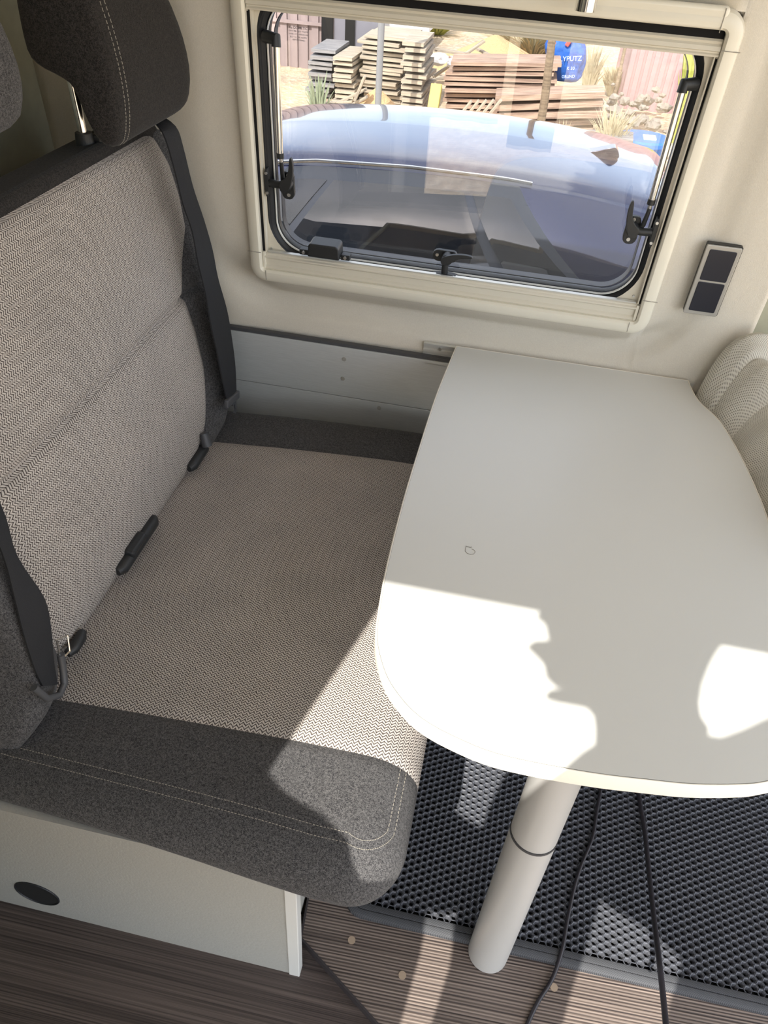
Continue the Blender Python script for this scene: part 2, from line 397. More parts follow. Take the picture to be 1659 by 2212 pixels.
# aluminium/laminate panels below the window
pan = empty('wall_panel', (0, 1.55, .45)); tag(pan, 'brushed grey laminate panel along the wall below the window', 'panel')
def loc(o, p): o.location = Vector(o.location) - Vector(p.location); return o
loc(MB().bb(-.68, .50, 1.553, 1.566, .459, .592).build('upper_board', 'panel', pan, bevel=.0012), pan)
loc(MB().bb(-.68, .50, 1.553, 1.566, .26, .4575).build('lower_board', 'panel', pan, bevel=.0012), pan)
loc(MB().bb(-.68, .50, 1.5565, 1.5695, .592, .600).build('shadow_strip', 'greyp', pan), pan)  # dark strip painted in for the thin shadow line above the panel
for x, z in ((-.354, .562), (-.356, .509), (-.262, .442)):
    loc(MB().tube([(x, 1.5535, z), (x, 1.5515, z)], .0052, 16).build('screw_cap', 'silver', pan), pan)
# wall rail for the table
ra = empty('table_rail', (.1, 1.56, .6)); tag(ra, 'ribbed aluminium wall rail with screws holding the table edge', 'rail')
m = MB(); yb = lambda z: wy(z) - .0
prof = [(0, .628), (.010, .628), (.010, .624), (.006, .622), (.006, .614), (.010, .612), (.010, .608), (.006, .606), (.006, .600), (.011, .598), (.011, .594), (0, .588)]
X0, X1 = -.170, .44
vs = [(x, yb(z) + .001 - d, z) for x in (X0, X1) for d, z in prof]; n = len(prof)
m.add(vs, [tuple(range(n)), tuple(range(2 * n - 1, n - 1, -1))] + [(i, (i + 1) % n, (i + 1) % n + n, i + n) for i in range(n)])
loc(m.build('rail_profile', 'alu', ra), ra)
loc(MB().bb(-.168, -.02, 1.553, 1.577, .578, .590).build('rail_foot', 'alu', ra, bevel=.004), ra)
for x in (-.131, .12): loc(MB().tube([(x, yb(.617) - .004, .617), (x, yb(.617) - .0085, .617)], .0036, 12).build('screw', 'steel', ra), ra)

# ================================================================== WINDOW
W = empty('window_1', (0, 1.57, .70), rot=(math.radians(3.8), 0, 0)); W['kind'] = 'structure'
# local: x, y outward, z up the tilted wall
fp = [(0, .03), (0, -.014), (.004, -.019), (.018, -.020), (.0255, -.015), (.029, -.004), (.029, .004)]
sweep_rr(-.547, .2755, .057, .588, .008, fp, 8).build('window_frame', 'frame', W, smooth=True)
MB().bb(-.54, .27, -.0195, -.004, .588, .621).build('frame_top', 'frame', W, smooth=True, bevel=.006, seg=3)
for x0, z0, dx, dz in ((-.576, .098, .03, .0012), (-.5385, .036, .0012, .022), (.2755, .110, .029, .0012), (.262, .036, .0012, .022), (.262, .585, .0012, .034), (.2755, .560, .029, .0012)):
    MB().bb(x0, x0 + dx, -.0204, -.0192, z0, z0 + dz).build('frame_joint', 'grey_edge', W)
# liner (beige recess sides, corner plates)
sweep_rr(-.545, .273, .06, .575, .004, [(0, -.002), (.006, -.002), (.006, .05), (0, .05)], 2).build('recess_liner', 'blind', W)
P = rr(-.535, .264, .075, .60, .095, 10); Q = rr(-.546, .2745, .056, .582, .001, 10); m = MB(); N = len(P)
m.add([(p[0], .010, p[1]) for p in P] + [(p[0], .008, p[1]) for p in Q], [(i, (i + 1) % N, (i + 1) % N + N, i + N) for i in range(N)])
m.build('corner_plate', 'blind', W)
for x, z in ((-.531, .098), (.259, .104)):
    MB().tube([(x, .009, z), (x, .0065, z)], .0024, 10).build('screw', 'steel', W)
# black brush slots of the blind guides
MB().bb(-.5605 + .0135, -.5405, -.004, .004, .094, .545).build('guide_slot', 'slot', W)
MB().bb(.2725, .2757, -.004, .004, .094, .545).build('guide_slot', 'slot', W)
MB().bb(-.5405, -.5375, -.005, .008, .094, .55).build('guide_rail', 'blind', W)
MB().bb(.2690, .2715, -.005, .008, .094, .55).build('guide_rail', 'blind', W)
# gasket, strip painted bright for the edge reflection, pane
gp = [(-.002, .05), (-.002, .028), (.002, .020), (.008, .017), (.010, .010), (.018, .010), (.019, .028), (.019, .05)]
sweep_rr(-.522, .2555, .089, .572, .070, gp, 12).build('rubber_gasket', 'rubber', W, smooth=True)
sweep_rr(-.519, .2525, .092, .567, .067, [(0, .0215), (.0018, .0215), (.0018, .027), (0, .027)], 12).build('pane_edge_glint', 'edge', W)
P = rr(-.521, .2545, .090, .57, .069, 12)
MB().add([(p[0], .030, p[1]) for p in P], [tuple(range(len(P)))]).build('pane', 'pane', W)
P2 = rr(-.510, .2435, .102, .56, .060, 12)
MB().add([(p[0], .052, p[1]) for p in P2], [tuple(range(len(P2)))]).build('pane', 'pane', W)
sweep_rr(-.508, .2415, .104, .558, .058, [(0, .0305), (.0016, .0305), (.0016, .0515), (0, .0515)], 12).build('pane_rim', 'greyp', W)
# blind: bottom bar and top cassette with long ridges
def extr(prof, x0, x1):
    n = len(prof); vs = [(x, y, z) for x in (x0, x1) for y, z in prof]
    return MB().add(vs, [tuple(range(n)), tuple(range(2 * n - 1, n - 1, -1))] + [(i, (i + 1) % n, (i + 1) % n + n, i + n) for i in range(n)])
extr([(.008, .056), (-.008, .056), (-.010, .060), (-.007, .063), (-.003, .066), (-.003, .079), (-.006, .082), (-.010, .084), (-.010, .087), (-.006, .089), (-.006, .092), (-.002, .094), (.008, .094)], -.5415, .2695).build('blind_bar', 'blind', W)
MB().bb(-.536, .266, -.0035, .006, .0938, .0962).build('bar_lip', 'alu', W)
MB().bb(-.5465, -.5405, -.010, .006, .057, .096).build('blind_bar_end', 'frame', W, bevel=.001)
MB().bb(.2685, .2745, -.010, .006, .057, .092).build('blind_bar_end', 'frame', W, bevel=.001)
extr([(.0, .549), (-.010, .549), (-.011, .552), (-.008, .554), (-.008, .556), (-.012, .558), (-.010, .564), (-.006, .567), (-.008, .571), (-.004, .574), (.012, .574)], -.5455, .2745).build('blind_cassette', 'blind', W)
MB().bb(-.547, .2755, -.004, .01, .573, .589).build('cassette_slot', 'slot', W)
MB().bb(-3.2, -.530, .054, .064, -1.3, 1.25).bb(.263, 2.6, .054, .064, -1.3, 1.25).bb(-.53, .263, .054, .064, -1.3, .085).bb(-.53, .263, .054, .064, .578, 1.25).build('outer_skin', 'vanpaint', W)
# gas struts
def strut(x_top, z_top, x_bot, z_bot, cx):
    s = empty('strut', (0, 0, 0), W)
    MB().tube([(cx, .012, z_top + .008), (x_top, .000, z_top + .008), (x_top, -.002, z_top - .004)], [.011, .0105, .009], 16).build('strut_cap', 'blackp', s, smooth=True)
    MB().tube([(x_top, -.002, z_top - .002), (x_bot, .004, z_bot)], .0066, 20).build('cylinder', 'chrome', s, smooth=True)
    MB().tube([(x_bot, .004, z_bot + .002), (x_bot, .004, z_bot - .008)], .0074, 16).build('collar', 'blackp', s, smooth=True)
    MB().tube([(x_bot, .004, z_bot - .006), (x_bot + .001, .005, z_bot - .018)], .0032, 12).build('rod', 'chrome', s, smooth=True)
    sx = 1 if x_bot < 0 else -1
    MB().tube([(x_bot + .001, .005, z_bot - .016), (x_bot + .002 * sx, .008, z_bot - .050), (x_bot + .010 * sx, .016, z_bot - .062)], [.004, .005, .007], 12).build('rod_end', 'blackp', s, smooth=True)
strut(-.495, .497, -.499, .303, -.520)
strut(.2345, .494, .2385, .303, .256)
# latches
def latch(cx, cz, ang, sc=1, flip=1):
    L = empty('latch', (cx, 0, cz), W, (0, ang, 0)); L.scale = (sc * flip, sc, sc)
    f0 = lambda y: (lambda x, z: (x, y, z))
    pl = smooth_poly([(-.014, -.034), (.014, -.034), (.013, .0), (.013, .022), (-.013, .022), (-.014, 0)], 2)
    MB().prism(pl, f0(.014), f0(.024)).build('latch_plate', 'blackp', L, bevel=.001)
    MB().tube([(0, .014, 0), (0, -.006, 0), (0, -.009, 0)], [.0125, .0120, .008], 20).build('latch_hub', 'blackp', L, smooth=True)
    h = smooth_poly([(-.010, -.011), (.006, -.012), (.013, .002), (.019, .022), (.0205, .045), (.0185, .059), (.0135, .060), (.0115, .045), (.009, .028), (.001, .016), (-.010, .008)], 2)
    MB().prism(h, f0(-.003), f0(-.012)).build('handle', 'blackp', L, bevel=.0025, seg=3)
    MB().tube([(.0, .006, -.001), (-.018, .004, -.002), (-.036, .008, -.002)], [.008, .0075, .008], 12).build('hook', 'blackp', L, smooth=True)
    for z in (-.024, .024 - .008): MB().tube([(.002, .014, z), (.002, .0115, z)], .0038, 12).build('screw', 'steel', L)
    b = smooth_poly([(-.046, -.028), (-.038, -.028), (-.037, .028), (-.046, .028)], 1)
    MB().prism(b, f0(.000), f0(.016)).build('keeper', 'blackp', L, bevel=.001)
    for z in (-.020, .020): MB().tube([(-.041, 0, z), (-.041, -.002, z)], .003, 10).build('screw', 'steel', L)
latch(-.489, .243, 0)
latch(.219, .243, 0, 1, -1)
latch(-.140, .132, math.radians(90), .92, -1)
# lock box on the left of the lower edge
lb = empty('blind_lock', (-.405, 0, .105), W)
q = [(-.035, 0), (-.033, .026), (-.028, .030), (.029, .030), (.034, .025), (.036, 0)]
MB().prism(q, lambda x, z: (x, -.022, z), lambda x, z: (x, .020, z)).build('lock_cover', 'blackp', lb, bevel=.003, seg=3)
for x in (-.047, .046):
    MB().bb(x - .010, x + .010, -.008, .010, -.004, .008).build('lug', 'blackp', lb, bevel=.0015)
    MB().tube([(x, -.009, .003), (x, -.0115, .003)], .0035, 12).build('screw', 'steel', lb)
# maker's sticker on the pane
def text(s, size, locv, rot, mat, parent, name='print', ext=.0002, align='CENTER'):
    cu = bpy.data.curves.new(name, 'FONT'); cu.body = s; cu.size = size; cu.extrude = ext; cu.align_x = align; cu.align_y = 'CENTER'
    cu.materials.append(M[mat]); o = bpy.data.objects.new(name, cu); COL.objects.link(o); dg = bpy.context.evaluated_depsgraph_get(); me = bpy.data.meshes.new_from_object(o.evaluated_get(dg)); bpy.data.objects.remove(o)
    o = bpy.data.objects.new(name, me); COL.objects.link(o); o.location = locv; o.rotation_euler = rot; o.parent = parent; return o
stk = empty('approval_mark', (-.461, .0285, .511), W)
for t, sz, dz in (('\u2227\u0073 DOMETIC', .0062, .009), ('DOT-788  AS-6  M.6370', .0036, .0035), ('V-43R  ( E )  43R-001148', .0036, -.0012), ('BCY  0.13.96  ACRYL', .0036, -.006), ('40P7302730402', .0036, -.0105)):
    text(t, sz, (0, 0, dz), (PI / 2, 0, 0), 'ink', stk)

# ================================================================== SWITCH PLATE
sw = empty('switch_plate', (.3955, wy(.867), .867), rot=(math.radians(3.8), math.radians(0), 0)); tag(sw, 'silver framed switch plate with two navy black blanks on the beige wall', 'switch')
def srr(x0, x1, z0, z1, y0, y1, r): return MB().prism([(p[0], p[1]) for p in rr(x0, x1, z0, z1, r, 4)], lambda x, z: (x, y0, z), lambda x, z: (x, y1, z))
srr(-.033, .0345, -.074, .074, .002, -.010, .003).build('mounting_box', 'blackp', sw)
srr(-.034, .0325, -.073, .073, -.010, -.015, .003).build('cover_frame', 'silver', sw, bevel=.0012)
srr(-.026, .0255, .002, .065, -.0145, -.0162, .003).build('blank', 'module', sw, bevel=.0006)
srr(-.026, .0255, -.065, -.002, -.0145, -.0162, .003).build('blank', 'module', sw, bevel=.0006)
# ================================================================== READING LAMP + CABINET
oc = empty('overhead_cabinet', (-.2, 1.37, 1.50)); tag(oc, 'pale overhead cabinet hung high above the window', 'cabinet')
loc(MB().bb(-.95, .50, 1.24, 1.475, 1.48, 1.80).build('cabinet_body', 'cabinet', oc, bevel=.004), oc)
for i in range(3):
    x0 = -.94 + i * .48; loc(MB().bb(x0, x0 + .47, 1.225, 1.24, 1.49, 1.79).build('cabinet_door', 'frame', oc, bevel=.003), oc)
lp = empty('reading_lamp', (.042, 1.455, 1.300)); tag(lp, 'small chrome tube reading lamp hanging above the window', 'lamp')
m = MB(); n = 28; rings = [(.0165, 0), (.0165, .178), (.0140, .178), (.0140, .0)]
vs = [(r * math.cos(2 * PI * k / n), r * math.sin(2 * PI * k / n), z) for r, z in rings for k in range(n)]
m.add(vs, [(a * n + k, a * n + (k + 1) % n, ((a + 1) % 4) * n + (k + 1) % n, ((a + 1) % 4) * n + k) for a in range(4) for k in range(n)]).build('lamp_tube', 'chrome', lp, smooth=True)
MB().tube([(0, 0, .03), (0, 0, .035)], .0139, 24).build('tube_hollow_shade', 'hole', lp)  # black disc paints the shade inside the hollow tube

# ================================================================== BENCH
bench = empty('bench_seat', (-.3, 1.0, 0)); tag(bench, 'two-seat bench with woven light centre panels and charcoal fabric edges', 'bench')
def B(o): return loc(o, bench)
# --- box underneath
XB = -.147
B(MB().bb(-.98, -.163, .441, .457, .0, .374).build('front_board', 'base', bench))
B(MB().bb(-.185, -.172, .457, 1.50, .0, .345).build('end_board', 'base', bench))
B(MB().bb(-.98, -.185, .457, 1.50, .29, .345).build('seat_deck', 'greyp', bench))
B(MB().bb(-.166, XB, .4385, .458, .0, .345).build('corner_strip', 'baseedge', bench, bevel=.0015))
m = MB(); n = 28
pts = [(-.613 + .0385 * math.cos(2 * PI * k / n), .081 + .0375 * math.sin(2 * PI * k / n)) for k in range(n)]
m.prism(pts, lambda x, z: (x, .4402, z), lambda x, z: (x, .4415, z)); B(m.build('cable_hole', 'hole', bench))
pts2 = [(-.613 + .041 * math.cos(2 * PI * k / n), .081 + .040 * math.sin(2 * PI * k / n)) for k in range(n)]
B(MB().tube([(-.613 + .0395 * math.cos(2 * PI * k / n), .4400, .081 + .0385 * math.sin(2 * PI * k / n)) for k in range(n + 1)], .0016, 6, False).build('hole_rim', 'rubber', bench))
# --- cushion: flat inside, folded over at near side (b small), front (a large), far side
def seat_top(a, b):
    z = interp([-.72, -.6, -.45, -.2, -.1, 0], [.418, .424, .436, .452, .455, .452], a)
    z += .010 * math.exp(-((b - 1.0) / .35) ** 2) * math.exp(-((a + .3) / .25) ** 2)
    return z
def fold(L, rh, rv):
    # length along -> (horizontal, drop): quarter ellipse then tuck under
    q = PI / 2 * math.sqrt((rh * rh + rv * rv) / 2)
    t = L / q * PI / 2
    if t <= PI / 2: return rh * math.sin(t), rv * (1 - math.cos(t))
    t2 = t - PI / 2
    return rh * math.cos(t2 * .9), rv + rv * .75 * math.sin(min(t2, PI / 2))
AI, BF = -.085, 1.44
def BIf(a): return interp([-.72, -.6, -.3, -.13], [.550, .540, .520, .507], a)
def RVf(a): return interp([-.72, -.45, -.2, 0], [.038, .047, .066, .072], a)
RHX, RHY = .082, .088
def seat_map(a, b):
    BI = BIf(a); b = b + (BI - .507) if b < .507 else max(b, BI) if b < BI else b
    RV = RVf(a); ea, eb, ef = max(0, a - AI), max(0, BI - b), max(0, b - BF)
    ca, cb = min(a, AI), max(min(b, BF), BI)
    x, y, z = ca, cb, seat_top(ca, cb)
    e2 = eb if eb > 0 else ef; sy = -1 if eb > 0 else 1
    if ea == 0 and e2 == 0: return (x, y, z)
    L = max(ea, e2); th = math.atan2(e2, ea)
    ry = RHY if eb > 0 else .055
    h, dr = fold(L, 1, 1); 
    q = fold(min(L, .215), (RHX * math.cos(th) ** 2 + ry * math.sin(th) ** 2), RV)
    return (x + q[0] * math.cos(th), y + sy * q[0] * math.sin(th), z - q[1])
LM = .215
A = lsp(-.72, AI, 34) + lsp(AI, AI + LM, 22)[1:]
SEAM1, SEAM2 = .606, 1.335
def puff(k0, k1, amp, wd):
    def f(a, b):
        x, y, z = seat_map(a, b); d = min(abs(b - k0), abs(b - k1)); 
        return (x, y, z - amp * math.exp(-(d / wd) ** 2))
    return f
sf = puff(SEAM1, SEAM2, .0045, .008)
uvs = lambda a, b: (b, a)
B(grid_uv('seat_panel', sf, A, lsp(SEAM1, SEAM2, 70), 'weave', bench, lambda a, b: (a, b)))
B(grid_uv('near_bolster', sf, A, lsp(.507 - LM, .507, 24) + lsp(.507, .565, 4)[1:] + lsp(.572, SEAM1, 8), 'felt', bench))
B(grid_uv('far_bolster', sf, A, lsp(SEAM2, BF, 12) + lsp(BF, BF + .16, 14)[1:], 'felt', bench))
# stitching on near bolster
m = MB()
for off in (0, .012):
    path = [(a, .487 - off, 0) for a in lsp(-.68, AI, 60)]
    for th in lsp(88, 2, 30):
        L = .020 + off + .032 * (1 - th / 90) ** 1.2; t_ = math.tan(math.radians(th))
        path.append((AI + (L if th <= 45 else L / t_), .507 - (L if th >= 45 else L * t_), 0))
    path += [(AI + .052 + off, b_, 0) for b_ in lsp(.52, .604, 8)]
    acc = 0
    for i in range(len(path) - 1):
        p0 = Vector(seat_map(*path[i][:2])); p1 = Vector(seat_map(*path[i + 1][:2])); n_ = max(1, round((p1 - p0).length / .0064))
        for t in range(n_): m.tube([p0.lerp(p1, t / n_) + Vector((0, -.0003, .0003)), p0.lerp(p1, (t + .6) / n_) + Vector((0, -.0003, .0003))], .00055, 4, False)
st_ = B(m.build('stitching', 'grey_edge', bench)); st_['kind'] = 'stuff'
# --- backrest
X0B, Z0B, KB = -.610, .45, math.tan(math.radians(8))
def back_pt(y, s, out):
    # s = height above Z0B along the lean, out = proud towards +x
    c, sn = math.cos(math.radians(8)), math.sin(math.radians(8))
    return (X0B - sn * s + c * out, y, Z0B + c * s + sn * out)
def redge(s): return interp([-.08, .0, .03, .08, .145, .23, .297, .325, .37, .42, .48, .54, .60, .66], [1.20, 1.262, 1.315, 1.346, 1.374, 1.384, 1.376, 1.380, 1.411, 1.462, 1.472, 1.466, 1.438, 1.40], s)
def ledge(s): return interp([-.08, .0, .1, .2, .3, .45, .6, .66], [.72, .672, .664, .672, .690, .69, .70, .72], s)
def bulge(s):
    return interp([-.09, -.05, 0, .05, .12, .25, .40, .55, .59, .602, .61], [-.085, -.03, .002, .010, .012, .006, .002, -.004, -.008, -.014, -.03], s) - .013 * math.exp(-((s - .308) / .009) ** 2)
def back_fn(u, s):
    y0, y1 = ledge(s), redge(s); y = y0 + (y1 - y0) * u
    e = min(u, 1 - u); ed = -.012 * math.exp(-(e / .025) ** 2)
    return back_pt(y, s, bulge(s) + ed)
SS = lsp(-.09, .29, 34) + lsp(.295, .32, 12) + lsp(.33, .61, 32)
def buv(u, s): y0, y1 = ledge(s), redge(s); return (s, y0 + (y1 - y0) * u)
B(grid_uv('lower_back_panel', back_fn, lsp(0, 1, 60), [s for s in SS if s <= .308] + [.308], 'weave', bench, buv))
B(grid_uv('upper_back_panel', back_fn, lsp(0, 1, 60), [.308] + [s for s in SS if s > .308], 'weave', bench, buv))
# side bolsters and body of the backrest
def bol_r(u, s):
    y0 = redge(s); y1 = interp([-.09, 0, .05, .12, .25, .35, .55, .66], [1.36, 1.40, 1.45, 1.485, 1.515, 1.52, 1.50, 1.44], s)
    y1 = max(y1, y0 + .02)
    if u <= .7:
        t = u / .7; y = y0 + (y1 - y0) * t; amp = .030 * interp([-.09, .05, .3, .45, .66], [.8, 1, .8, .3, .2], s)
        o = bulge(s) - .012 + amp * math.sin(PI * min(1, t * .75)) ; return back_pt(y, s, o)
    t = (u - .7) / .3
    p = bol_r(.7, s); return (p[0] - .10 * t, p[1] + .012 * math.sin(t * PI / 2), p[2] - .014 * t)
B(grid_uv('far_back_bolster', bol_r, lsp(0, .7, 14) + lsp(.75, 1, 6), SS, 'felt', bench))
def bol_l(u, s):
    y0 = ledge(s); y1 = interp([-.09, 0, .05, .1, .2, .35, .66], [.50, .520, .555, .575, .585, .60, .62], s)
    amp = .050 * interp([-.09, 0, .1, .3, .66], [.7, 1, 1, .7, .3], s)
    if u <= .7:
        t = u / .7; y = y0 + (y1 - y0) * t; return back_pt(y, s, bulge(s) - .012 + amp * math.sin(PI * min(1, t * .68)))
    t = (u - .7) / .3; p = bol_l(.7, s); return (p[0] - .13 * t, p[1] - .02 * math.sin(t * PI / 2), p[2])
B(grid_uv('near_back_bolster', bol_l, lsp(0, .7, 14) + lsp(.75, 1, 6), SS, 'felt', bench, flip=True))
m = MB(); c8 = math.cos(math.radians(8))
m.prism([(.60, -.06), (1.47, -.06), (1.50, .3), (1.49, .58), (1.46, .628), (.64, .628), (.60, .58)], lambda y, s: back_pt(y, s, -.022), lambda y, s: back_pt(y, s, -.105))
B(m.build('backrest_shell', 'felt_dark', bench, bevel=.012, seg=3))
B(MB().tube([back_pt(interp([.3, .42, .5, .6], [1.49, 1.505, 1.50, 1.47], s), s, -.02) for s in lsp(.40, .60, 24)], .006, 8).build('piping', 'grey_edge', bench, smooth=True))
# hinge cover seen in the gap between seat and back
def hz(y0, y1, px, pz, r, nm):
    B(MB().tube([(px, y0, pz), (px + .004, y0 + .012, pz), (px + .004, y1 - .012, pz), (px, y1, pz)], [r * .7, r, r, r * .7], 14).build(nm, 'blackp', bench, smooth=True))
hz(.86, 1.015, -.606, .455, .012, 'belt_buckle'); 
B(MB().box((-.600, .925, .463), (.020, .06, .024), Matrix.Rotation(.25, 3, 'Y')).build('belt_buckle', 'blackp', bench, bevel=.006, seg=3))
hz(1.185, 1.275, -.604, .452, .011, 'belt_anchor'); hz(.672, .72, -.600, .452, .010, 'belt_anchor')
B(MB().tube([(-.592, 1.262, .462), (-.600, 1.268, .490)], [.012, .008], 12).build('belt_anchor', 'greyp', bench, smooth=True))

# ================================================================== SEAT BELTS
def ribbon(Lp, Rp, name, parent, th=.0014, lip=.0):
    m = MB(); n = len(Lp)
    vs = []
    for l, r in zip(Lp, Rp):
        l, r = Vector(l), Vector(r); nn = Vector((1, 0, .14)).normalized() * th
        mid = (l + r) / 2 + nn * 2
        vs += [l + nn, mid + nn, r + nn, r - nn, mid - nn, l - nn]
    fs = [(i * 6 + j, i * 6 + (j + 1) % 6, (i + 1) * 6 + (j + 1) % 6, (i + 1) * 6 + j) for i in range(n - 1) for j in range(6)]
    fs += [(0, 1, 2, 3, 4, 5), tuple((n - 1) * 6 + j for j in (5, 4, 3, 2, 1, 0))]
    return m.add(vs, fs).build(name, 'strap', parent, smooth=True)
b1 = empty('seat_belt', (-.59, 1.38, .46)); tag(b1, 'black seat belt strap down the window side of the backrest', 'seat belt', 'seat belts on the bench')
BL = [(-.700, 1.39, 1.085), (-.642, 1.331, 1.079), (-.635, 1.346, 1.018), (-.627, 1.350, .952), (-.62, 1.363, .896), (-.612, 1.358, .835), (-.604, 1.362, .766), (-.597, 1.355, .709), (-.589, 1.355, .646), (-.581, 1.352, .58), (-.575, 1.352, .528)]
BR = [(-.700, 1.43, 1.085), (-.642, 1.386, 1.076), (-.637, 1.399, 1.036), (-.629, 1.405, .969), (-.62, 1.423, .898), (-.612, 1.433, .835), (-.605, 1.432, .777), (-.596, 1.445, .699), (-.588, 1.440, .636), (-.58, 1.428, .574), (-.573, 1.405, .515)]
loc(ribbon(sub(BL), sub(BR), 'strap', b1), b1)
o = MB().box((-.572, 1.375, .518), (.012, .075, .020), Matrix.Rotation(math.radians(-12), 3, 'X')).build('belt_tongue', 'greyp', b1, bevel=.004, seg=3); loc(o, b1)
q = [(1.372, .515), (1.396, .509), (1.394, .478), (1.388, .470), (1.380, .478), (1.388, .484), (1.386, .500), (1.374, .500)]
loc(MB().prism(q, lambda y, z: (-.574, y, z), lambda y, z: (-.570, y, z)).build('tongue_plate', 'greyp', b1), b1)
b2 = empty('seat_belt', (-.57, .60, .46)); tag(b2, 'black seat belt strap twisted over the near side of the backrest', 'seat belt', 'seat belts on the bench')
CL = [(-.640, .625, .90), (-.604, .617, .766), (-.598, .615, .719), (-.590, .600, .664), (-.582, .584, .608), (-.574, .572, .552), (-.569, .569, .512)]
CR = [(-.640, .66, .90), (-.607, .651, .785), (-.596, .636, .708), (-.575, .635, .63), (-.572, .624, .573), (-.570, .606, .522), (-.565, .593, .486)]
loc(ribbon(sub(CL), sub(CR), 'strap', b2), b2)
loc(MB().tube([(-.568, .553, .530), (-.560, .560, .497), (-.556, .580, .479), (-.558, .600, .482), (-.562, .612, .505), (-.562, .616, .53)], .0055, 10).build('belt_tongue', 'greyp', b2, smooth=True), b2)
loc(MB().tube([(-.562, .612, .520), (-.558, .632, .520), (-.560, .640, .548), (-.566, .622, .555), (-.562, .612, .520)], .0016, 8).build('tongue_plate', 'chrome', b2, smooth=True), b2)

# ================================================================== HEADRESTS
def headrest(name, dx, dy, dz, lab):
    h = empty(name, (-.72 + dx, 1.31 + dy, 1.08 + dz)); tag(h, lab, 'headrest', 'headrests of the bench'); fab = 'felt' if dy < -.1 else 'felt_dark'  # near headrest takes paler cloth to paint in its different light
    prof = [(-.655, 1.086), (-.640, 1.10), (-.632, 1.14), (-.632, 1.19), (-.638, 1.24), (-.652, 1.30), (-.68, 1.35), (-.72, 1.365), (-.755, 1.34), (-.770, 1.29), (-.772, 1.24), (-.770, 1.21), (-.755, 1.195), (-.72, 1.183), (-.70, 1.172), (-.690, 1.145), (-.680, 1.11), (-.670, 1.090)]
    prof = smooth_poly(prof, 1)
    cx = sum(p[0] for p in prof) / len(prof); cz = sum(p[1] for p in prof) / len(prof)
    Y0, Y1 = 1.165, 1.475
    ends = [(0, .0), (0, .80), (.004, .90), (.010, .955), (.022, .99), (.04, 1.0)]
    stations = [(Y0 + e, s) for e, s in ends] + [(Y1 - e * 1.6, s) for e, s in ends[::-1]]
    vs = []
    for y, s in stations:
        for x, z in prof:
            f = ((z - 1.083) / .3)
            yy = y - (.12 * max(0, f - .15) ** 1.5 if y > 1.3 else 0)
            vs.append((cx + (x - cx) * s, yy, cz + (z - cz) * s + .006 * (yy - 1.3)))
    n = len(prof); k = len(stations)
    fs = [(i * n + j, i * n + (j + 1) % n, (i + 1) * n + (j + 1) % n, (i + 1) * n + j) for i in range(k - 1) for j in range(n)]
    vs = [(v[0] + dx, v[1] + dy, v[2] + dz) for v in vs]
    o = MB().add(vs, fs).build('headrest_cushion', fab, h, smooth='all'); loc(o, h)
    m = MB()
    for off in (.030, .042):                     # double stitching round the near end of the cushion
        pth = []
        for x, z in prof:
            f = (z - 1.083) / .3
            y = Y0 + off; s = 1.004 if off > .035 else .998
            pth.append(Vector((cx + (x - cx) * s + dx, y + dy, cz + (z - cz) * s + dz)))
        for i in range(len(pth) - 6, len(pth) + 12):
            a, b = pth[i % len(pth)], pth[(i + 1) % len(pth)]
            for t in range(4): m.tube([a.lerp(b, t / 4), a.lerp(b, t / 4 + .16)], .0006, 4, False)
    s_ = m.build('stitching', 'grey_edge', h); s_['kind'] = 'stuff'; loc(s_, h)
    for py in (1.262, 1.40):
        loc(MB().tube([(-.752 + dx, py + dy, 1.062), (-.758 + dx, py + dy, 1.2 + dz)], .0075, 16).build('post', 'chrome', h, smooth=True), h)
        loc(MB().tube([(-.752 + dx, py + dy, 1.052), (-.752 + dx, py + dy, 1.082)], [.018, .014], 18).build('post_guide', 'blackp', h, smooth=True), h)
        loc(MB().box((-.735 + dx, py + dy + .02, 1.072), (.02, .03, .012)).build('release_button', 'blackp', h, bevel=.003), h)
    return h
headrest('headrest', 0, 0, 0, 'dark charcoal headrest on chrome posts nearest the window')
headrest('headrest', -.02, -.485, .075, 'raised headrest, its light painted in as paler cloth, cut off by the left photo edge')

# ================================================================== TABLE
T = empty('dining_table', (.17, 1.0, 0)); tag(T, 'light grey drop-leaf dinette table with cream edge and one silver leg', 'table')
TP = [(-.096, 1.5635), (.426, 1.565), (.427, 1.545), (.438, 1.482), (.462, 1.435), (.474, 1.405), (.484, 1.36), (.496, 1.29), (.508, 1.18), (.512, 1.09), (.512, .90), (.505, .74), (.490, .65), (.460, .598), (.413, .572), (.379, .560), (.323, .547), (.268, .540), (.196, .533), (.100, .531), (.042, .540), (-.018, .562), (-.061, .600), (-.085, .640), (-.100, .685), (-.107, .75), (-.112, .83), (-.115, .98), (-.114, 1.117), (-.110, 1.325), (-.102, 1.47)]
def cm(P, k=4):
    out = []; n = len(P)
    for i in range(n):
        p0, p1, p2, p3 = P[i - 1], P[i], P[(i + 1) % n], P[(i + 2) % n]
        if i in (0, 1) or i == n - 1: out.append(p1); continue
        for j in range(k):
            t = j / k; out.append(tuple(.5 * ((2 * p1[c]) + (-p0[c] + p2[c]) * t + (2 * p0[c] - 5 * p1[c] + 4 * p2[c] - p3[c]) * t * t + (-p0[c] + 3 * p1[c] - 3 * p2[c] + p3[c]) * t ** 3) for c in range(2)))
    return out
OUT = cm(TP)
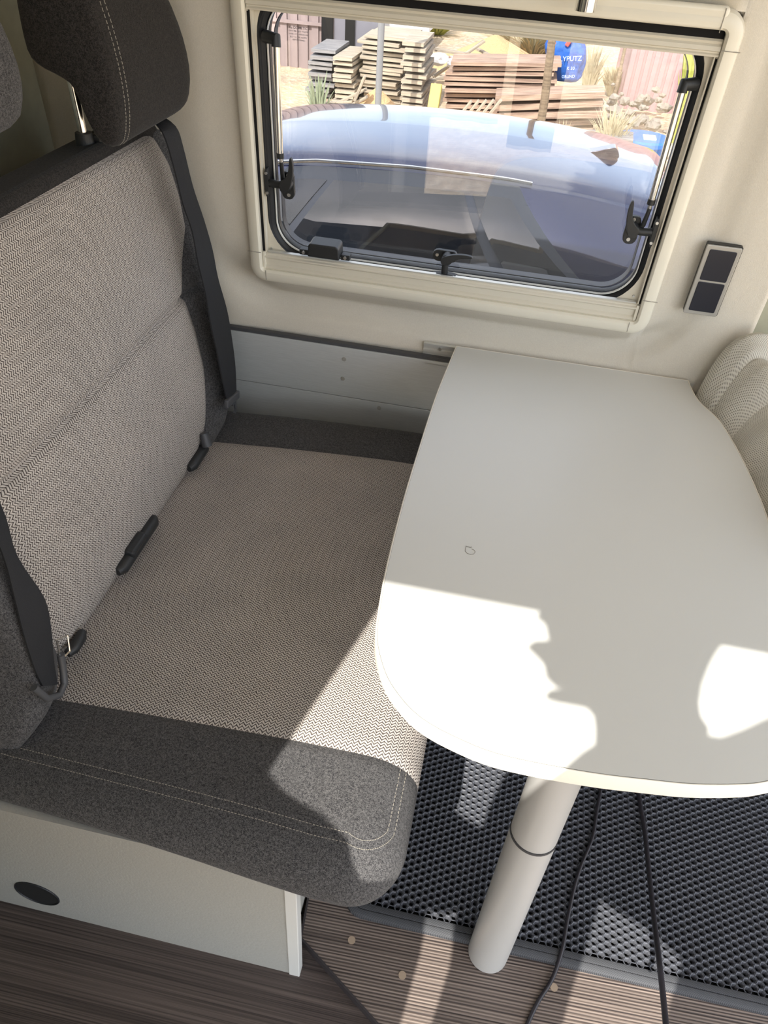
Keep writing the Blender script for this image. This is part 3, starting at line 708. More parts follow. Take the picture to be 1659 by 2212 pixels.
def inset(P, d):
    n = len(P); out = []
    for i in range(n):
        a, b, c = Vector(P[i - 1]), Vector(P[i]), Vector(P[(i + 1) % n])
        e1 = (b - a).normalized(); e2 = (c - b).normalized(); n1 = Vector((-e1.y, e1.x)); n2 = Vector((-e2.y, e2.x)); nn = (n1 + n2)
        if nn.length < 1e-6: nn = n1
        nn.normalize(); k = 1 / max(.4, nn.dot(n1)); out.append((b.x + nn.x * d * k, b.y + nn.y * d * k))
    return out
area = sum(OUT[i][0] * OUT[(i + 1) % len(OUT)][1] - OUT[(i + 1) % len(OUT)][0] * OUT[i][1] for i in range(len(OUT)))
sg = 1 if area > 0 else -1
def ring_solid(loops):
    n = len(loops[0][0]); vs = []; fs = []
    for pts, z in loops: vs += [(x, y, z) for x, y in pts]
    for k in range(len(loops) - 1):
        for i in range(n): fs.append((k * n + i, k * n + (i + 1) % n, (k + 1) * n + (i + 1) % n, (k + 1) * n + i))
    return vs, fs
I1, I2, I3 = inset(OUT, sg * .0022), inset(OUT, sg * .0030), inset(OUT, sg * .010)
vs, fs = ring_solid([(I3, .6045), (inset(OUT, sg * .002), .6045), (OUT, .607), (OUT, .6330), (inset(OUT, sg * .0012), .6348), (I1, .6350), (I2, .6340)])
loc(MB().add(vs, fs).build('edge_band', 'tedge', T, smooth=True), T)
n = len(I2); TI = inset(OUT, sg * .0034)
loc(MB().prism(TI, lambda x, y: (x, y, .6052), lambda x, y: (x, y, .6347)).build('tabletop', 'table', T), T)
m = MB(); vs, fs = ring_solid([(I2, .6343), (TI, .6343)]); loc(MB().add(vs, fs).build('joint_line', 'tline', T), T)
leg0, leg1 = Vector((.1655, .541, .0205)), Vector((.176, .584, .604))
def lp_(t): return leg0.lerp(leg1, t)
loc(MB().tube([lp_(0), lp_(.655)], 0.0345, 40).build('leg_lower_tube', 'legm', T, smooth=True), T)
loc(MB().tube([lp_(.655), lp_(.663)], .0352, 40).build('leg_ring', 'legring', T, smooth=True), T)
loc(MB().tube([lp_(.663), lp_(1)], .0340, 40).build('leg_upper_tube', 'legm', T, smooth=True), T)
loc(MB().tube([(.174, .62, .596), (.174, .62, .6045)], [.07, .075], 32).build('leg_mount', 'greyp', T, smooth=True), T)
# small chip in the laminate
m = MB(); cx, cy = .012, .888
pp = [(-.0075, .009), (-.0075, -.002), (-.004, -.0065), (.002, -.008), (.0065, -.0055), (.0085, 0), (.006, .004), (.002, .0055)]
m.tube([(cx + x, cy + y, .6349) for x, y in pp], .00045, 6)
m.tube([(cx - .0075, cy + .009, .6349), (cx + .0, cy + .0085, .6349), (cx + .0015, cy + .010, .6349)], .0008, 6)
loc(m.build('laminate_chip', 'tline', T), T)

# ================================================================== FLOOR MAT
mat_ = empty('floor_mat', (.3, .9, .0205)); tag(mat_, 'black honeycomb foam floor mat with dark twill border under the table', 'floor mat')
MX0, MX1, MY0, MY1 = -.098, 1.02, .548, 1.36
P = [(p[0], p[1]) for p in rr(MX0, MX1, MY0, MY1, .030, 6)]
loc(MB().prism(P, lambda x, y: (x, y, .0206), lambda x, y: (x, y, .0225)).build('mat_backing', 'matbase', mat_), mat_)
o = MB(); PR = rr(MX0 + .022, MX1 - .022, MY0 + .022, MY1 - .022, .012, 6); pf = [(0, .0225), (0, .0315), (.003, .0325), (.010, .0318), (.0112, .0300), (.0125, .0318), (.020, .0315), (.024, .0285), (.0245, .0206)]
k = len(pf); N = len(PR); vs = [(p[0] + p[2] * d, p[1] + p[3] * d, z) for p in PR for d, z in pf]
fs = [(i * k + j, i * k + (j + 1) % k, ((i + 1) % N) * k + (j + 1) % k, ((i + 1) % N) * k + j) for i in range(N) for j in range(k)]
loc(o.add(vs, fs).build('twill_border', 'binding', mat_, smooth=True), mat_)
V = []; F = []; HR_ = .00756
hexa = [(math.cos(k * PI / 3), math.sin(k * PI / 3)) for k in range(6)]
i = 0; x = MX0 + .027
while x < MX1 - .027:
    y = MY0 + .027 + (HR_ * .866 if i % 2 else 0)
    while y < MY1 - .027:
        b = len(V)
        for r_, z in ((1.0, .0308), (.90, .0322), (.76, .0314), (.54, .0274), (.42, .0236)):
            for hx, hy in hexa: V.append((x + hx * HR_ * r_, y + hy * HR_ * r_, z))
        for q in range(4):
            for k in range(6): F.append((b + q * 6 + k, b + q * 6 + (k + 1) % 6, b + (q + 1) * 6 + (k + 1) % 6, b + (q + 1) * 6 + k))
        y += HR_ * 1.732
    x += HR_ * 1.5; i += 1
o = MB().add(V, F).build('honeycomb', 'mat', mat_, smooth=False, fix=False); o['kind'] = 'stuff'; loc(o, mat_)

# ================================================================== CABLES
CP = [(.372, .93, .036), (.357, .847, .036), (.347, .786, .036), (.325, .725, .036), (.312, .679, .036), (.300, .618, .036), (.292, .569, .036), (.278, .522, .027), (.255, .481, .024), (.238, .441, .024), (.225, .40, .024), (.20, .33, .024)]
c1 = MB().tube(sub(CP, 5), .0036, 10).build('cable', 'cable', None, smooth=True); tag(c1, 'thin black cable winding over the mat and floor beside the silver leg', 'cable')
C2 = [(0.442, 0.93, 0.034), (0.445, 0.888, 0.034), (0.449, 0.816, 0.04), (0.443, 0.693, 0.07), (0.434, 0.589, 0.11), (0.421, 0.499, 0.16), (0.403, 0.417, 0.22), (0.387, 0.363, 0.27)]
c2 = MB().tube(sub(C2, 5), .0046, 10).build('cable', 'cable', None, smooth=True); tag(c2, 'straight black cable rising from the mat to the bottom photo edge', 'cable')

# ================================================================== KNITTED SEAT COVER (cab seat)
cv = empty('cab_seat', (.62, 1.25, .0)); tag(cv, 'cab seat under a creased cream knitted cover behind the table', 'seat')
def lobe(name, rows, vl, ny=40, nx=36):
    """rows: list of (y, x0, x1, z_base, z_top) ; arch cross sections from table side to cab side"""
    ys = [r[0] for r in rows]
    def f(u, v):
        y = ys[0] + (ys[-1] - ys[0]) * u
        g = lambda c: interp(ys[::-1] if ys[0] > ys[-1] else ys, [r[c] for r in (rows[::-1] if ys[0] > ys[-1] else rows)], y)
        x0, x1, zb, zt = g(1), g(2), g(3), g(4); th = PI * v
        x = (x0 + x1) / 2 - (x1 - x0) / 2 * math.cos(th) * (1 - .12 * math.sin(th)); z = zb + (zt - zb) * abs(math.sin(th)) ** .75
        x += .004 * math.sin(y * 60 + v * 7); z += .005 * math.sin(v * 17 + y * 23) * math.sin(th)
        return (x, y + .02 * math.sin(th * 1.3), z)
    return loc(grid_uv(name, f, lsp(0, 1, ny), lsp(0, 1, nx), 'knit', cv, lambda u, v: (abs(ys[0] - ys[-1]) * u * 1.05, v * vl)), cv)
lobe('rear_fold', [(1.555, .48, .52, .55, .60), (1.545, .455, .555, .55, .72), (1.53, .442, .58, .52, .775), (1.50, .441, .60, .50, .79), (1.47, .446, .61, .48, .77), (1.44, .468, .61, .48, .70), (1.42, .50, .60, .46, .60)], .52)
lobe('middle_fold', [(1.50, .48, .54, .50, .60), (1.49, .460, .57, .50, .72), (1.46, .458, .60, .50, .755), (1.43, .468, .62, .48, .755), (1.40, .480, .64, .48, .74), (1.37, .490, .65, .48, .70), (1.34, .50, .65, .46, .60)], .58)
lobe('front_fold', [(1.42, .52, .58, .52, .60), (1.41, .492, .62, .50, .685), (1.385, .486, .66, .50, .715), (1.34, .493, .72, .48, .735), (1.28, .504, .80, .46, .75), (1.20, .513, .84, .46, .755), (1.12, .519, .86, .46, .75), (1.04, .522, .86, .46, .74), (.96, .526, .86, .44, .72), (.90, .54, .84, .44, .66), (.87, .60, .78, .42, .5)], .88)
lobe('near_fold', [(1.15, .56, .66, .60, .66), (1.135, .528, .70, .56, .735), (1.10, .522, .76, .50, .765), (1.05, .524, .84, .48, .775), (.98, .53, .84, .48, .77), (.93, .55, .80, .46, .6)], .80)
loc(MB().bb(.56, .82, .95, 1.48, .30, .58).build('seat_frame', 'felt', cv, bevel=.03, seg=3), cv)
loc(MB().tube([(.69, 1.2, .021), (.69, 1.2, .32)], .09, 24).build('pedestal', 'greyp', cv, smooth=True), cv)

# ================================================================== DOOR SIDE (behind the camera: cloth shapes and a unit added to cast shade)
def hang(name, left, right, mat, lab, cat, folds, y0=-.35):
    """added shadow caster, folded like cloth in the door plane, between a left and a right outline [(z, x)] listed downwards"""
    zs_ = sorted({z for z, x in left + right} | set(lsp(min(left[0][0], right[0][0]), max(left[-1][0], right[-1][0]), 60)), reverse=True)
    gl = lambda L, z: interp([-p[0] for p in L], [p[1] for p in L], -z)
    N = 24; vs = []; fs = []
    for z in zs_:
        a, b = gl(left, z), gl(right, z)
        for k in range(N + 1):
            x = a + (b - a) * k / N; vs.append((x, y0 + .006 * math.sin(x * folds + z * .6), z))
    for i in range(len(zs_) - 1):
        for k in range(N): fs.append((i * (N + 1) + k, i * (N + 1) + k + 1, (i + 1) * (N + 1) + k + 1, (i + 1) * (N + 1) + k))
    o = MB().add(vs, fs).build(name, mat, None, smooth='all', fix=False); s = o.modifiers.new('solid', 'SOLIDIFY'); s.thickness = .003
    return tag(o, lab, cat)
hang('shadow_blocker', [(1.95, -.182), (1.929, -.181), (1.907, -.182), (1.894, -.165), (1.865, -.152), (1.852, -.170), (1.838, -.176), (1.826, -.160), (1.818, -.146), (1.797, -.138), (1.784, -.122), (1.779, -.095), (1.774, -.128), (1.760, -.130), (1.752, -.110), (1.746, -.072), (1.738, -.060), (1.719, -.054), (1.694, -.049), (1.67, -.060), (1.60, -.085), (1.54, -.11), (1.45, -.168), (1.34, -.172), (1.2, -.165), (1.08, -.150), (1.0, -.132), (.87, -.124), (.3, -.12)],
     [(1.95, .085), (1.94, .085), (1.915, .073), (1.887, .066), (1.846, .061), (1.806, .062), (1.78, .068), (1.755, .082), (1.2, .082), (1.0, .075), (.3, .075)], 'shadow_blocker', 'added taupe cloth shadow caster in the middle of the side door', 'shadow_blocker', 70)  # added, edges cut to cast a standing person's shadow
hang('shadow_blocker_right', [(1.93, .42), (1.88, .32), (1.795, .153), (1.777, .129), (1.754, .096), (1.752, .078), (1.740, .076), (1.22, .076), (1.20, .085), (1.12, .24), (1.0, .235), (.88, .30)], [(1.93, .6), (.88, .6)], 'shadow_blocker', 'added taupe cloth shadow caster at the right of the side door', 'shadow_blocker_right', 40, -.353)  # added, outline shaped for the shade at that person's right
hang('shadow_blocker_left', [(1.50, -.50), (.4, -.50)], [(1.50, -.47), (1.45, -.468), (1.405, -.39), (1.37, -.305), (1.29, -.265), (1.285, -.23), (1.26, -.15), (1.08, -.14), (1.065, -.198), (.98, -.180), (.86, -.166), (.4, -.17)], 'dark_blocker', 'added dark cloth shadow caster at the side door jamb', 'shadow_blocker_left', 50, -.325)  # added, outline shaped for the shade on seat and floor at left

ku = empty('added_shade_unit', (-.78, -.17, 0)); tag(ku, 'added grey kitchen unit, unseen across the aisle, shading the bench end', 'kitchen unit')  # added out of view to darken the left end of the bench
loc(MB().bb(-.99, -.56, -.34, -.02, .0, .86).build('unit_body', 'cabinet', ku, bevel=.003), ku)
loc(MB().bb(-.99, -.54, -.345, .0, .862, .89).build('worktop', 'greyp', ku, bevel=.004), ku)
for i in range(3): loc(MB().bb(-.98, -.57, -.0195, -.004, .04 + i * .27, .30 + i * .27).build('drawer', 'frame', ku, bevel=.002), ku)

# ================================================================== OUTSIDE
gnd = MB().grid(lambda u, v: ((u - .5) * 70, -18 + v * 60, -.9 + .12 * max(0, min(1, (v * 60 - 30) / 8)) * math.sin(u * 60) * math.cos(v * 37)), 60, 60).build('ground', 'ground', None, smooth='all'); gnd['kind'] = 'structure'
# ---- car
car = empty('car', (-.6, 3.85, -.9)); tag(car, 'dark blue hatchback parked right outside the window', 'car')
CY = 3.86
XS = [-3.35, -3.25, -2.9, -2.3, -2.05, -1.7, -1.3, -.9, -.5, -.1, .25, .50, .62, .78, .92, 1.02, 1.08]
ZR = [-.50, -.18, -.05, .03, .06, .30, .47, .525, .545, .545, .525, .49, .46, .30, .05, -.30, -.60]       # top centre
HR = [.55, .70, .72, .70, .66, .60, .56, .555, .555, .55, .54, .52, .50, .56, .66, .72, .66]               # half width of roof
ZB = [-.55, -.22, -.10, -.02, .02, .05, .07, .08, .09, .10, .12, .14, .15, .14, .02, -.32, -.62]           # belt
HB = [.60, .72, .76, .79, .79, .79, .785, .785, .785, .785, .78, .77, .76, .74, .73, .72, .68]
def sec(i):
    zr, hr, zb, hb = ZR[i], HR[i], ZB[i], HB[i]; low = max(-.72, min(zb - .06, -.70 + 0 * i))
    gz = zr - .045 if zr - zb > .08 else zr - .02
    gz = max(gz, zb + .01)
    P = [(0, zr), (hr * .5, zr - .006), (hr * .84, zr - .018), (hr * .94, zr - .034), (hr, gz - .004), (hr + (hb - hr) * .06 + .004, gz - .012), (hr + (hb - hr) * .743, gz + (zb - gz) * .55), (hb, zb), (hb + .035, zb - .05), (hb + .045, (zb - .72) / 2), (hb + .01, -.66), (hb - .10, -.72)]
    return P
def arc_y(i): return 0
secs = [sec(i) for i in range(len(XS))]; np_ = len(secs[0]); vs = []
for i, x in enumerate(XS):
    for k in range(np_): vs.append((x, CY - secs[i][k][0], secs[i][k][1]))
    for k in range(np_ - 1, -1, -1): vs.append((x, CY + secs[i][k][0], secs[i][k][1]))
rows = [[(secs[i][k][0], secs[i][k][1]) for k in range(np_)] for i in range(len(XS))]
rows3 = [sub([(XS[i], y, z) for y, z in rows[i]], 3) for i in range(len(XS))]
cols = [sub([rows3[i][k] for i in range(len(XS))], 4) for k in range(len(rows3[0]))]
np_, ns = len(cols), len(cols[0]); vs = []
for i in range(ns):
    for k in range(np_): vs.append((cols[k][i][0], CY - cols[k][i][1], cols[k][i][2]))
    for k in range(np_ - 1, -1, -1): vs.append((cols[k][i][0], CY + cols[k][i][1], cols[k][i][2]))
n2 = 2 * np_
fs = [(i * n2 + j, (i + 1) * n2 + j, (i + 1) * n2 + (j + 1) % n2, i * n2 + (j + 1) % n2) for i in range(ns - 1) for j in range(n2)]
fs += [tuple(range(n2)), tuple((ns - 1) * n2 + j for j in range(n2 - 1, -1, -1))]
o = MB().add(vs, fs).build('car_body', 'paint', car, smooth='all'); loc(o, car)
def side_pt(x, t, off=.004, side=-1):
    """t 0 gutter .. 1 belt on the greenhouse side"""
    g = lambda A: interp(XS, A, x)
    zr, hr, zb, hb = g(ZR), g(HR), g(ZB), g(HB); gz = zr - .058
    y = hr + .006 + (hb - hr) * (1 - max(0, 1 - max(0, t)) ** 1.7); z = gz + (zb - gz) * t
    return (x, CY + side * (y + off), z)
for side in (-1, 1):
    # dark surround following the side glass, then the panes
    nu = 34
    def xr(u, t): # slanted ends
        return (-1.78 + .62 * (1 - t)) * (1 - u) + u * (-.03 + .47 * max(0, t) ** 1.15)
    def sur(u, t): return side_pt(xr(u, t), -.02 + 1.06 * t, .010, side)
    o = grid_uv('window_surround', sur, lsp(0, 1, nu), lsp(0, 1, 10), 'cartrim', car, flip=side > 0); loc(o, car)
    for ua, ub in ((.03, .30), (.325, .80), (.83, .965)):
        def gl(u, t, ua=ua, ub=ub): return side_pt(xr(ua + (ub - ua) * u, .05 + .90 * t), .09 + .83 * t, .016, side)
        o = grid_uv('side_glass', gl, lsp(0, 1, 14), lsp(0, 1, 6), 'carglass', car, flip=side > 0); loc(o, car)
    if side < 0: loc(MB().tube([side_pt(x, -.07, .010, side) for x in lsp(-1.25, .02, 26)], .008, 8).build('roof_moulding', 'chrome', car, smooth=True), car)
    for wx in (-2.65, .25):
        y = CY + side * .80
        loc(MB().tube([(wx, y - .1, -.60), (wx, y + .1, -.60)], .30, 32).build('wheel', 'tyre', car, bevel=.03), car)
def rg(u, v):
    x = .66 + .24 * v; z = interp([.66, .9], [.445, .10], x); hw = (.44 + .14 * v); return (x + .012, CY - hw + 2 * hw * u, z + .012)
loc(grid_uv('rear_glass', rg, lsp(0, 1, 12), lsp(0, 1, 6), 'carglass', car), car)
def wg(u, v):
    x = -1.42 - .58 * v; z = interp([-2.0, -1.42], [.085, .445], x); hw = (.50 + .12 * v); return (x - .01, CY - hw + 2 * hw * u, z + .012)
loc(grid_uv('windscreen', wg, lsp(0, 1, 12), lsp(0, 1, 6), 'carglass', car, flip=True), car)
q = smooth_poly([(-.10, 0), (.09, 0), (.10, .012), (.085, .052), (.07, .058), (.0, .022)], 2)
loc(MB().prism(q, lambda x, z: (x * 1.25 + .27, CY - .035, z * .85 + .506), lambda x, z: (x * 1.25 + .27, CY + .035, z * .85 + .506)).build('roof_antenna', 'paint', car, smooth=True, bevel=.008, seg=3), car)
# ---- plank stacks
plank_cache = {}
def plank(L, D, H, c, rot, mat, parent):
    m = MB().box((0, 0, 0), (L, D, H)); o = m.build('plank', mat, parent); o.location = Vector(c) - Vector(parent.location); o.rotation_euler = rot; return o
def stack(lab, x0, x1, y, zb, zt, n, mat, D=.9, tilt=0, ends=False, jig=.02):
    s = empty('plank_stack', ((x0 + x1) / 2, y, -.9)); tag(s, lab, 'planks', 'stacks of boards behind the car')
    p = (zt - zb) / n
    for i in range(n):
        jx = random.uniform(-jig, jig); L = (x1 - x0) * random.uniform(.94, 1.03)
        plank(L, D, p * .62, ((x0 + x1) / 2 + jx, y + D / 2 + random.uniform(-.05, .03), zb + p * (i + .5)), (random.uniform(-.02, .02), -tilt + random.uniform(-.016, .016), random.uniform(-.06, .06)), mat, s)
    return s
stack('grey board stack beside the rusty container', -3.05, -2.72, 10.8, -.9, -.34, 9, 'wood2')
stack('short pale board ends stacked left of the galvanised pole', -2.66, -2.41, 10.6, -.9, -.36, 9, 'wood1')
stack('long pale boards piled behind the galvanised pole', -2.38, -1.82, 10.9, -.9, -.14, 14, 'wood1', jig=.06)
stack('square pale board ends stacked right of the galvanised pole', -1.77, -1.50, 10.5, -.9, -.10, 12, 'wood1', jig=.03)
stack('high stack of long brown boards behind the wooden post', -1.20, .14, 10.5, -.86, -.20, 11, 'wood3', D=.55, tilt=.08, jig=.05)
stack('low pile of long brown boards below the blue sack', -.50, .72, 9.95, -.86, -.38, 5, 'wood3', D=.45, tilt=.12, jig=.05)
stack('greyish boards lying lowest at the right of the piles', .1, 1.1, 9.40, -.9, -.66, 3, 'wood2', D=.4, tilt=.06, jig=.06)
lean = empty('leaning_boards', (-.75, 9.8, -.9)); tag(lean, 'slanting boards leaning at the foot of the brown stack', 'planks')
for i in range(5): plank(.34, .08, .03, (-.90 + i * .085, 9.75, -.66 + i * .012), (0, -.95, 0), 'wood1', lean)
lean2 = empty('leaning_boards', (-2.3, 9.8, -.9)); tag(lean2, 'pale beams leaning in front of the stacks at the left', 'planks')
for k, (a, b) in enumerate((((-2.62, -.82), (-2.05, -.52)), ((-2.70, -.74), (-2.20, -.66)), ((-2.50, -.86), (-2.02, -.58)), ((-2.15, -.62), (-2.04, -.36)))):
    L = math.hypot(b[0] - a[0], b[1] - a[1]); plank(L, .08, .028, ((a[0] + b[0]) / 2, 9.75 - .05 * k, (a[1] + b[1]) / 2), (0, -math.atan2(b[1] - a[1], b[0] - a[0]), 0), 'wood1', lean2)
tag(MB().box((-1.24, 9.75, -.66), (.13, .10, .56), Matrix.Rotation(-.6, 3, 'X')).build('beam', 'yellow', None, bevel=.01), 'yellow formwork beam standing between the board stacks', 'beam')
# ---- posts
tag(MB().tube([(-1.85, 9.5, -.9), (-1.87, 9.5, 1.6)], .038, 14).build('pole', 'galv', None, smooth=True), 'thin galvanised pole standing among the pale board stacks', 'pole')
tag(MB().tube([(.03, 7.0, -.9), (.02, 7.0, .1), (-.02, 7.02, .75), (.0, 7, 1.3)], [.038, .035, .030, .028], 9).build('post', 'post', None), 'rough wooden post in front of the brown board stack', 'post')
tag(MB().tube([(.96, 11.9, -.9), (.94, 11.9, .9)], .022, 8).build('stake', 'post', None), 'slender brown stake left of the pink sheet', 'post')
# ---- sack
sk = empty('sack', (.22, 11.2, -.45)); tag(sk, 'blue woven bulk sack with pale lettering behind the brown boards', 'sack')
def sackf(u, v):
    th = 2 * PI * u; e = lambda c: math.copysign(abs(c) ** .7, c)
    r = 1 + .05 * math.sin(4 * th + v * 6) + .04 * math.sin(9 * th - v * 8); pr = interp([0, .06, .3, .7, .9, 1], [.70, .86, .92, 1.04, .86, .30], v)
    return (.25 * r * pr * e(math.cos(th)) - .10 * v * v, .22 * r * pr * e(math.sin(th)), .50 * v + .03 * math.sin(th * 3 + 1) * v)
m = MB().grid(sackf, 40, 20); o = m.build('sack_body', 'bluebag', sk, smooth='all')
MB().box((-.02, -.225, .44), (.05, .03, .10), Matrix.Rotation(.5, 3, 'Y')).build('sack_strap', 'redstrap', sk, bevel=.01)
MB().box((-.22, -.20, .40), (.10, .03, .07), Matrix.Rotation(-.5, 3, 'Y')).build('sack_strap', 'redstrap', sk, bevel=.01)
text('ELYPUTZ', .075, (.02, -.262, .27), (PI / 2, -.12, 0), 'white_print', sk, ext=.002)
text('K 30', .05, (.06, -.262, .17), (PI / 2, -.1, 0), 'white_print', sk, ext=.002)
text('GRUND', .045, (.05, -.262, .08), (PI / 2, -.12, 0), 'white_print', sk, ext=.002)
# ---- containers and sheds
ct = empty('container', (-3.7, 12.5, -.9)); tag(ct, 'rusty corrugated container wall at the left behind the boards', 'container')
m = MB(); x = -4.6
while x < -3.28:
    m.bb(x, x + .10, 12.50, 12.56, -.9, 1.4); m.bb(x + .10, x + .16, 12.53, 12.59, -.9, 1.4); x += .16
loc(m.build('corrugated_wall', 'rust', ct), ct); loc(MB().bb(-4.6, -3.26, 12.47, 12.51, -.33, -.29).build('rail', 'rust', ct), ct)
loc(MB().bb(-4.6, -3.26, 12.60, 14.5, -.9, 1.4).build('container_body', 'greysheet', ct), ct)
sh = empty('sheet_wall', (-2.7, 12.1, -.9)); tag(sh, 'grey upright sheets leaning beside the rusty container', 'sheets')
for i, (x0, x1, mt) in enumerate(((-3.2, -3.03, 'slot'), (-3.03, -2.86, 'greysheet'), (-2.86, -2.72, 'slot'), (-2.72, -2.48, 'greysheet'), (-2.48, -2.34, 'greysheet'))):
    loc(MB().bb(x0, x1 - .008, 12.0 + .05 * (i % 2), 12.05 + .05 * (i % 2), -.9, .02 if mt != 'greysheet' else .25).build('sheet', mt, sh), sh)  # black slats paint in the shaded gaps between the grey sheets
hut = empty('shed', (-2.6, 15.5, -.9)); tag(hut, 'distant grey shed with a white roof above the pale stacks', 'shed')
loc(MB().bb(-2.95, -2.30, 15.2, 16.2, -.9, -.68).build('shed_wall', 'greysheet', hut), hut)
loc(MB().box((-2.75, 15.6, -.58), (1.3, 1.2, .10), Matrix.Rotation(-.03, 3, 'Y')).build('shed_roof', 'whitesheet', hut), hut)
pk = empty('pink_container', (1.3, 12.2, -.9)); tag(pk, 'dusty pink ribbed container at the right edge of the view', 'container')
m = MB(); x = 1.08
while x < 3.2:
    m.bb(x, x + .065, 12.2, 12.24, -.9, 1.6); m.bb(x + .065, x + .105, 12.22, 12.26, -.9, 1.6); x += .105
loc(m.build('ribbed_wall', 'pink', pk), pk); loc(MB().bb(1.08, 3.2, 12.27, 14.4, -.9, 1.6).build('container_body', 'pink', pk), pk)
lid = empty('bin', (1.22, 9.75, -.9)); tag(lid, 'low blue tub with a flat lid beyond the car roof', 'tub')
loc(MB().tube([(1.22, 9.75, -.9), (1.22, 9.75, -.74)], [.25, .29], 36).build('bin_body', 'bluelid', lid, smooth=True), lid)
loc(MB().tube([(1.22, 9.75, -.74), (1.22, 9.75, -.70), (1.22, 9.75, -.68)], [.31, .31, .29], 36).build('bin_lid', 'bluelid', lid, smooth=True), lid)
loc(MB().bb(1.20, 1.34, 9.60, 9.78, -.68, -.665).build('lid_sticker', 'whitesheet', lid), lid)
# ---- heaps, rubble, weeds
def heap(name, lab, cat, cx, cy, rx, ry, h, mat):
    o = MB().grid(lambda u, v: (cx + rx * u * math.cos(2 * PI * v), cy + ry * u * math.sin(2 * PI * v), -.93 + h * (1 - u) ** 1.1 * (1 + .15 * math.sin(v * 25) * u)), 14, 36).build(name, mat, None, smooth='all'); return tag(o, lab, cat)
heap('sand_heap', 'small orange sand heap at the foot of the galvanised pole', 'sand', -1.95, 9.9, .55, .4, .42, 'sand')
heap('sand_heap', 'sandy mound behind the debris heap', 'sand', -.9, 14.2, 1.2, 1.0, .5, 'sand')
heap('sand_heap', 'yellow earth mound below the blue sack', 'sand', .65, 11.4, .7, .5, .35, 'ground')
dr = empty('debris', (-.8, 12.4, -.9)); tag(dr, 'loose boards and white wrapping heaped behind the brown stack', 'debris')
for i in range(16):
    plank(random.uniform(.4, .9), .06, .03, (random.uniform(-1.5, -.2), random.uniform(12, 13), random.uniform(-.85, -.45)), (0, random.uniform(-.6, .6), random.uniform(-.8, .8)), random.choice(('wood1', 'wood3', 'wood1')), dr)
def blob(r, sd):
    random.seed(sd); b = bmesh.new(); bmesh.ops.create_icosphere(b, subdivisions=2, radius=r)
    for v in b.verts: v.co *= random.uniform(.75, 1.15)
    me = bpy.data.meshes.new('blob'); b.to_mesh(me); b.free(); return me
for i, (x, y, z, r, mt) in enumerate(((-1.55, 12.3, -.55, .14, 'whitesheet'), (-1.35, 12.5, -.6, .12, 'whitesheet'), (-.75, 12.0, -.42, .08, 'whitesheet'), (-1.7, 12.6, -.62, .12, 'greysheet'))):
    o = finish('wrapping', blob(r, i), mt, dr); o.location = Vector((x, y, z)) - Vector(dr.location); o.scale = (1, .7, .6)
rb = [finish('rubble', blob(1, 40 + k), 'stone', None) for k in range(3)]
rbo = empty('rubble_heap', (1.0, 11.1, -.9)); tag(rbo, 'pale rubble and stones right of the blue sack', 'rubble')
random.seed(11)
for i in range(60):
    src = rb[i % 3]; o = src if i < 3 else src.copy()
    if i >= 3: COL.objects.link(o)
    o.parent = rbo; o.name = 'stone'; r = random.uniform(.03, .09); o.scale = (r, r, r * .7)
    o.location = (random.uniform(-.28, .6), random.uniform(-.9, .9), random.uniform(.0, .12) + .3 * random.random() ** 2)
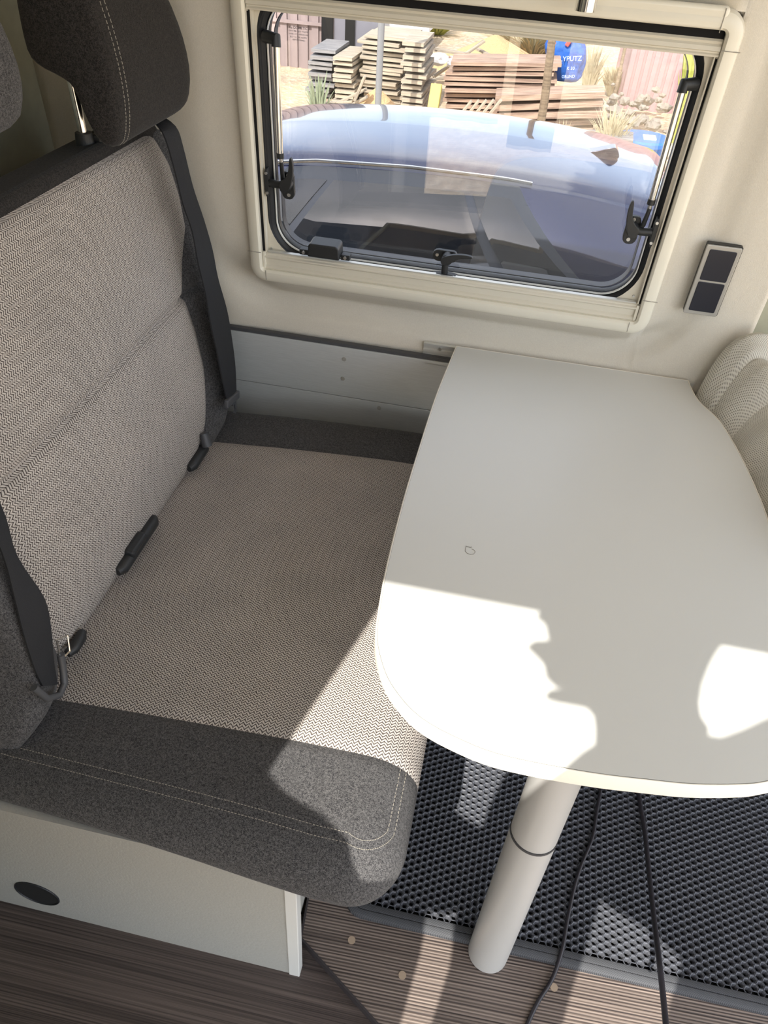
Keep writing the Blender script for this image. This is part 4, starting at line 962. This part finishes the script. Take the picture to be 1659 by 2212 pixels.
def tuft(name, lab, cat, cx, cy, z0, n, h, sp, mat, wd=.006):
    m = MB()
    for i in range(n):
        a = random.uniform(0, 2 * PI); r = random.uniform(0, sp); hh = h * random.uniform(.5, 1); dx, dy = math.cos(a) * r, math.sin(a) * r
        p0 = Vector((cx + dx * .3, cy + dy * .3, z0)); p2 = Vector((cx + dx * 1.6, cy + dy * 1.6, z0 + hh)); p1 = (p0 + p2) / 2 + Vector((0, 0, hh * .2)); w_ = Vector((wd * random.uniform(.6, 1.4), wd * .4, 0))
        m.add([p0 - w_, p0 + w_, p1 + w_, p1 - w_, p2], [(0, 1, 2, 3), (3, 2, 4)])
    return tag(m.build(name, mat, None, fix=False), lab, cat)
tuft('weed', 'pale grey-green weed growing before the grey board stack', 'plant', -2.56, 9.5, -.9, 70, .55, .14, 'leaf2', .008)
tuft('weed', 'dry yellow weed growing right of the low board pile', 'plant', .84, 9.6, -.9, 110, .55, .22, 'straw', .007)
tuft('weed', 'small dry tuft growing just behind the car roof', 'plant', .30, 9.3, -.9, 40, .40, .10, 'straw', .006)
tuft('weed', 'straw-coloured tuft standing right of the blue sack', 'plant', .62, 12.6, -.9, 140, .7, .14, 'straw', .010)
tuft('shrub', 'yellow-green shrub glimpsed in the top right window corner', 'plant', 1.72, 10.6, -.9, 260, 1.5, .14, 'leaf', .02)
tuft('shrub', 'distant green shrub beside the white shed roof', 'plant', -2.25, 17.0, -.9, 400, .45, .5, 'leaf', .02)
tuft('dry_grass', 'dry straw patch on the sandy slope behind the debris', 'grass', -.3, 15.6, -.9, 700, .5, .9, 'straw', .012)['kind'] = 'stuff'
tuft('dry_grass', 'dry straw patch on the slope right of the sack', 'grass', 1.0, 13.0, -.9, 300, .4, .18, 'straw', .012)['kind'] = 'stuff'

# ---- sub-parts: hang the small pieces on the part they belong to
def nest(child, parent):
    child.location = Vector(child.location) - Vector(parent.location); child.parent = parent
kids = lambda o, n: [c for c in o.children if c.name.split('.')[0] == n]
near = kids(bench, 'near_bolster')[0]; board = kids(bench, 'front_board')[0]
for c in kids(bench, 'stitching'): nest(c, near)
for c in kids(bench, 'cable_hole') + kids(bench, 'hole_rim'): nest(c, board)
for b in (b1, b2):
    for c in kids(b, 'tongue_plate'): nest(c, kids(b, 'belt_tongue')[0])
for h in [o for o in bpy.data.objects if o.get('category') == 'headrest']:
    for c in kids(h, 'stitching'): nest(c, kids(h, 'headrest_cushion')[0])
for c in kids(T, 'laminate_chip'): nest(c, kids(T, 'tabletop')[0])
for c in kids(T, 'leg_ring'): nest(c, kids(T, 'leg_lower_tube')[0])
for c in kids(lid, 'lid_sticker'): nest(c, kids(lid, 'bin_lid')[0])
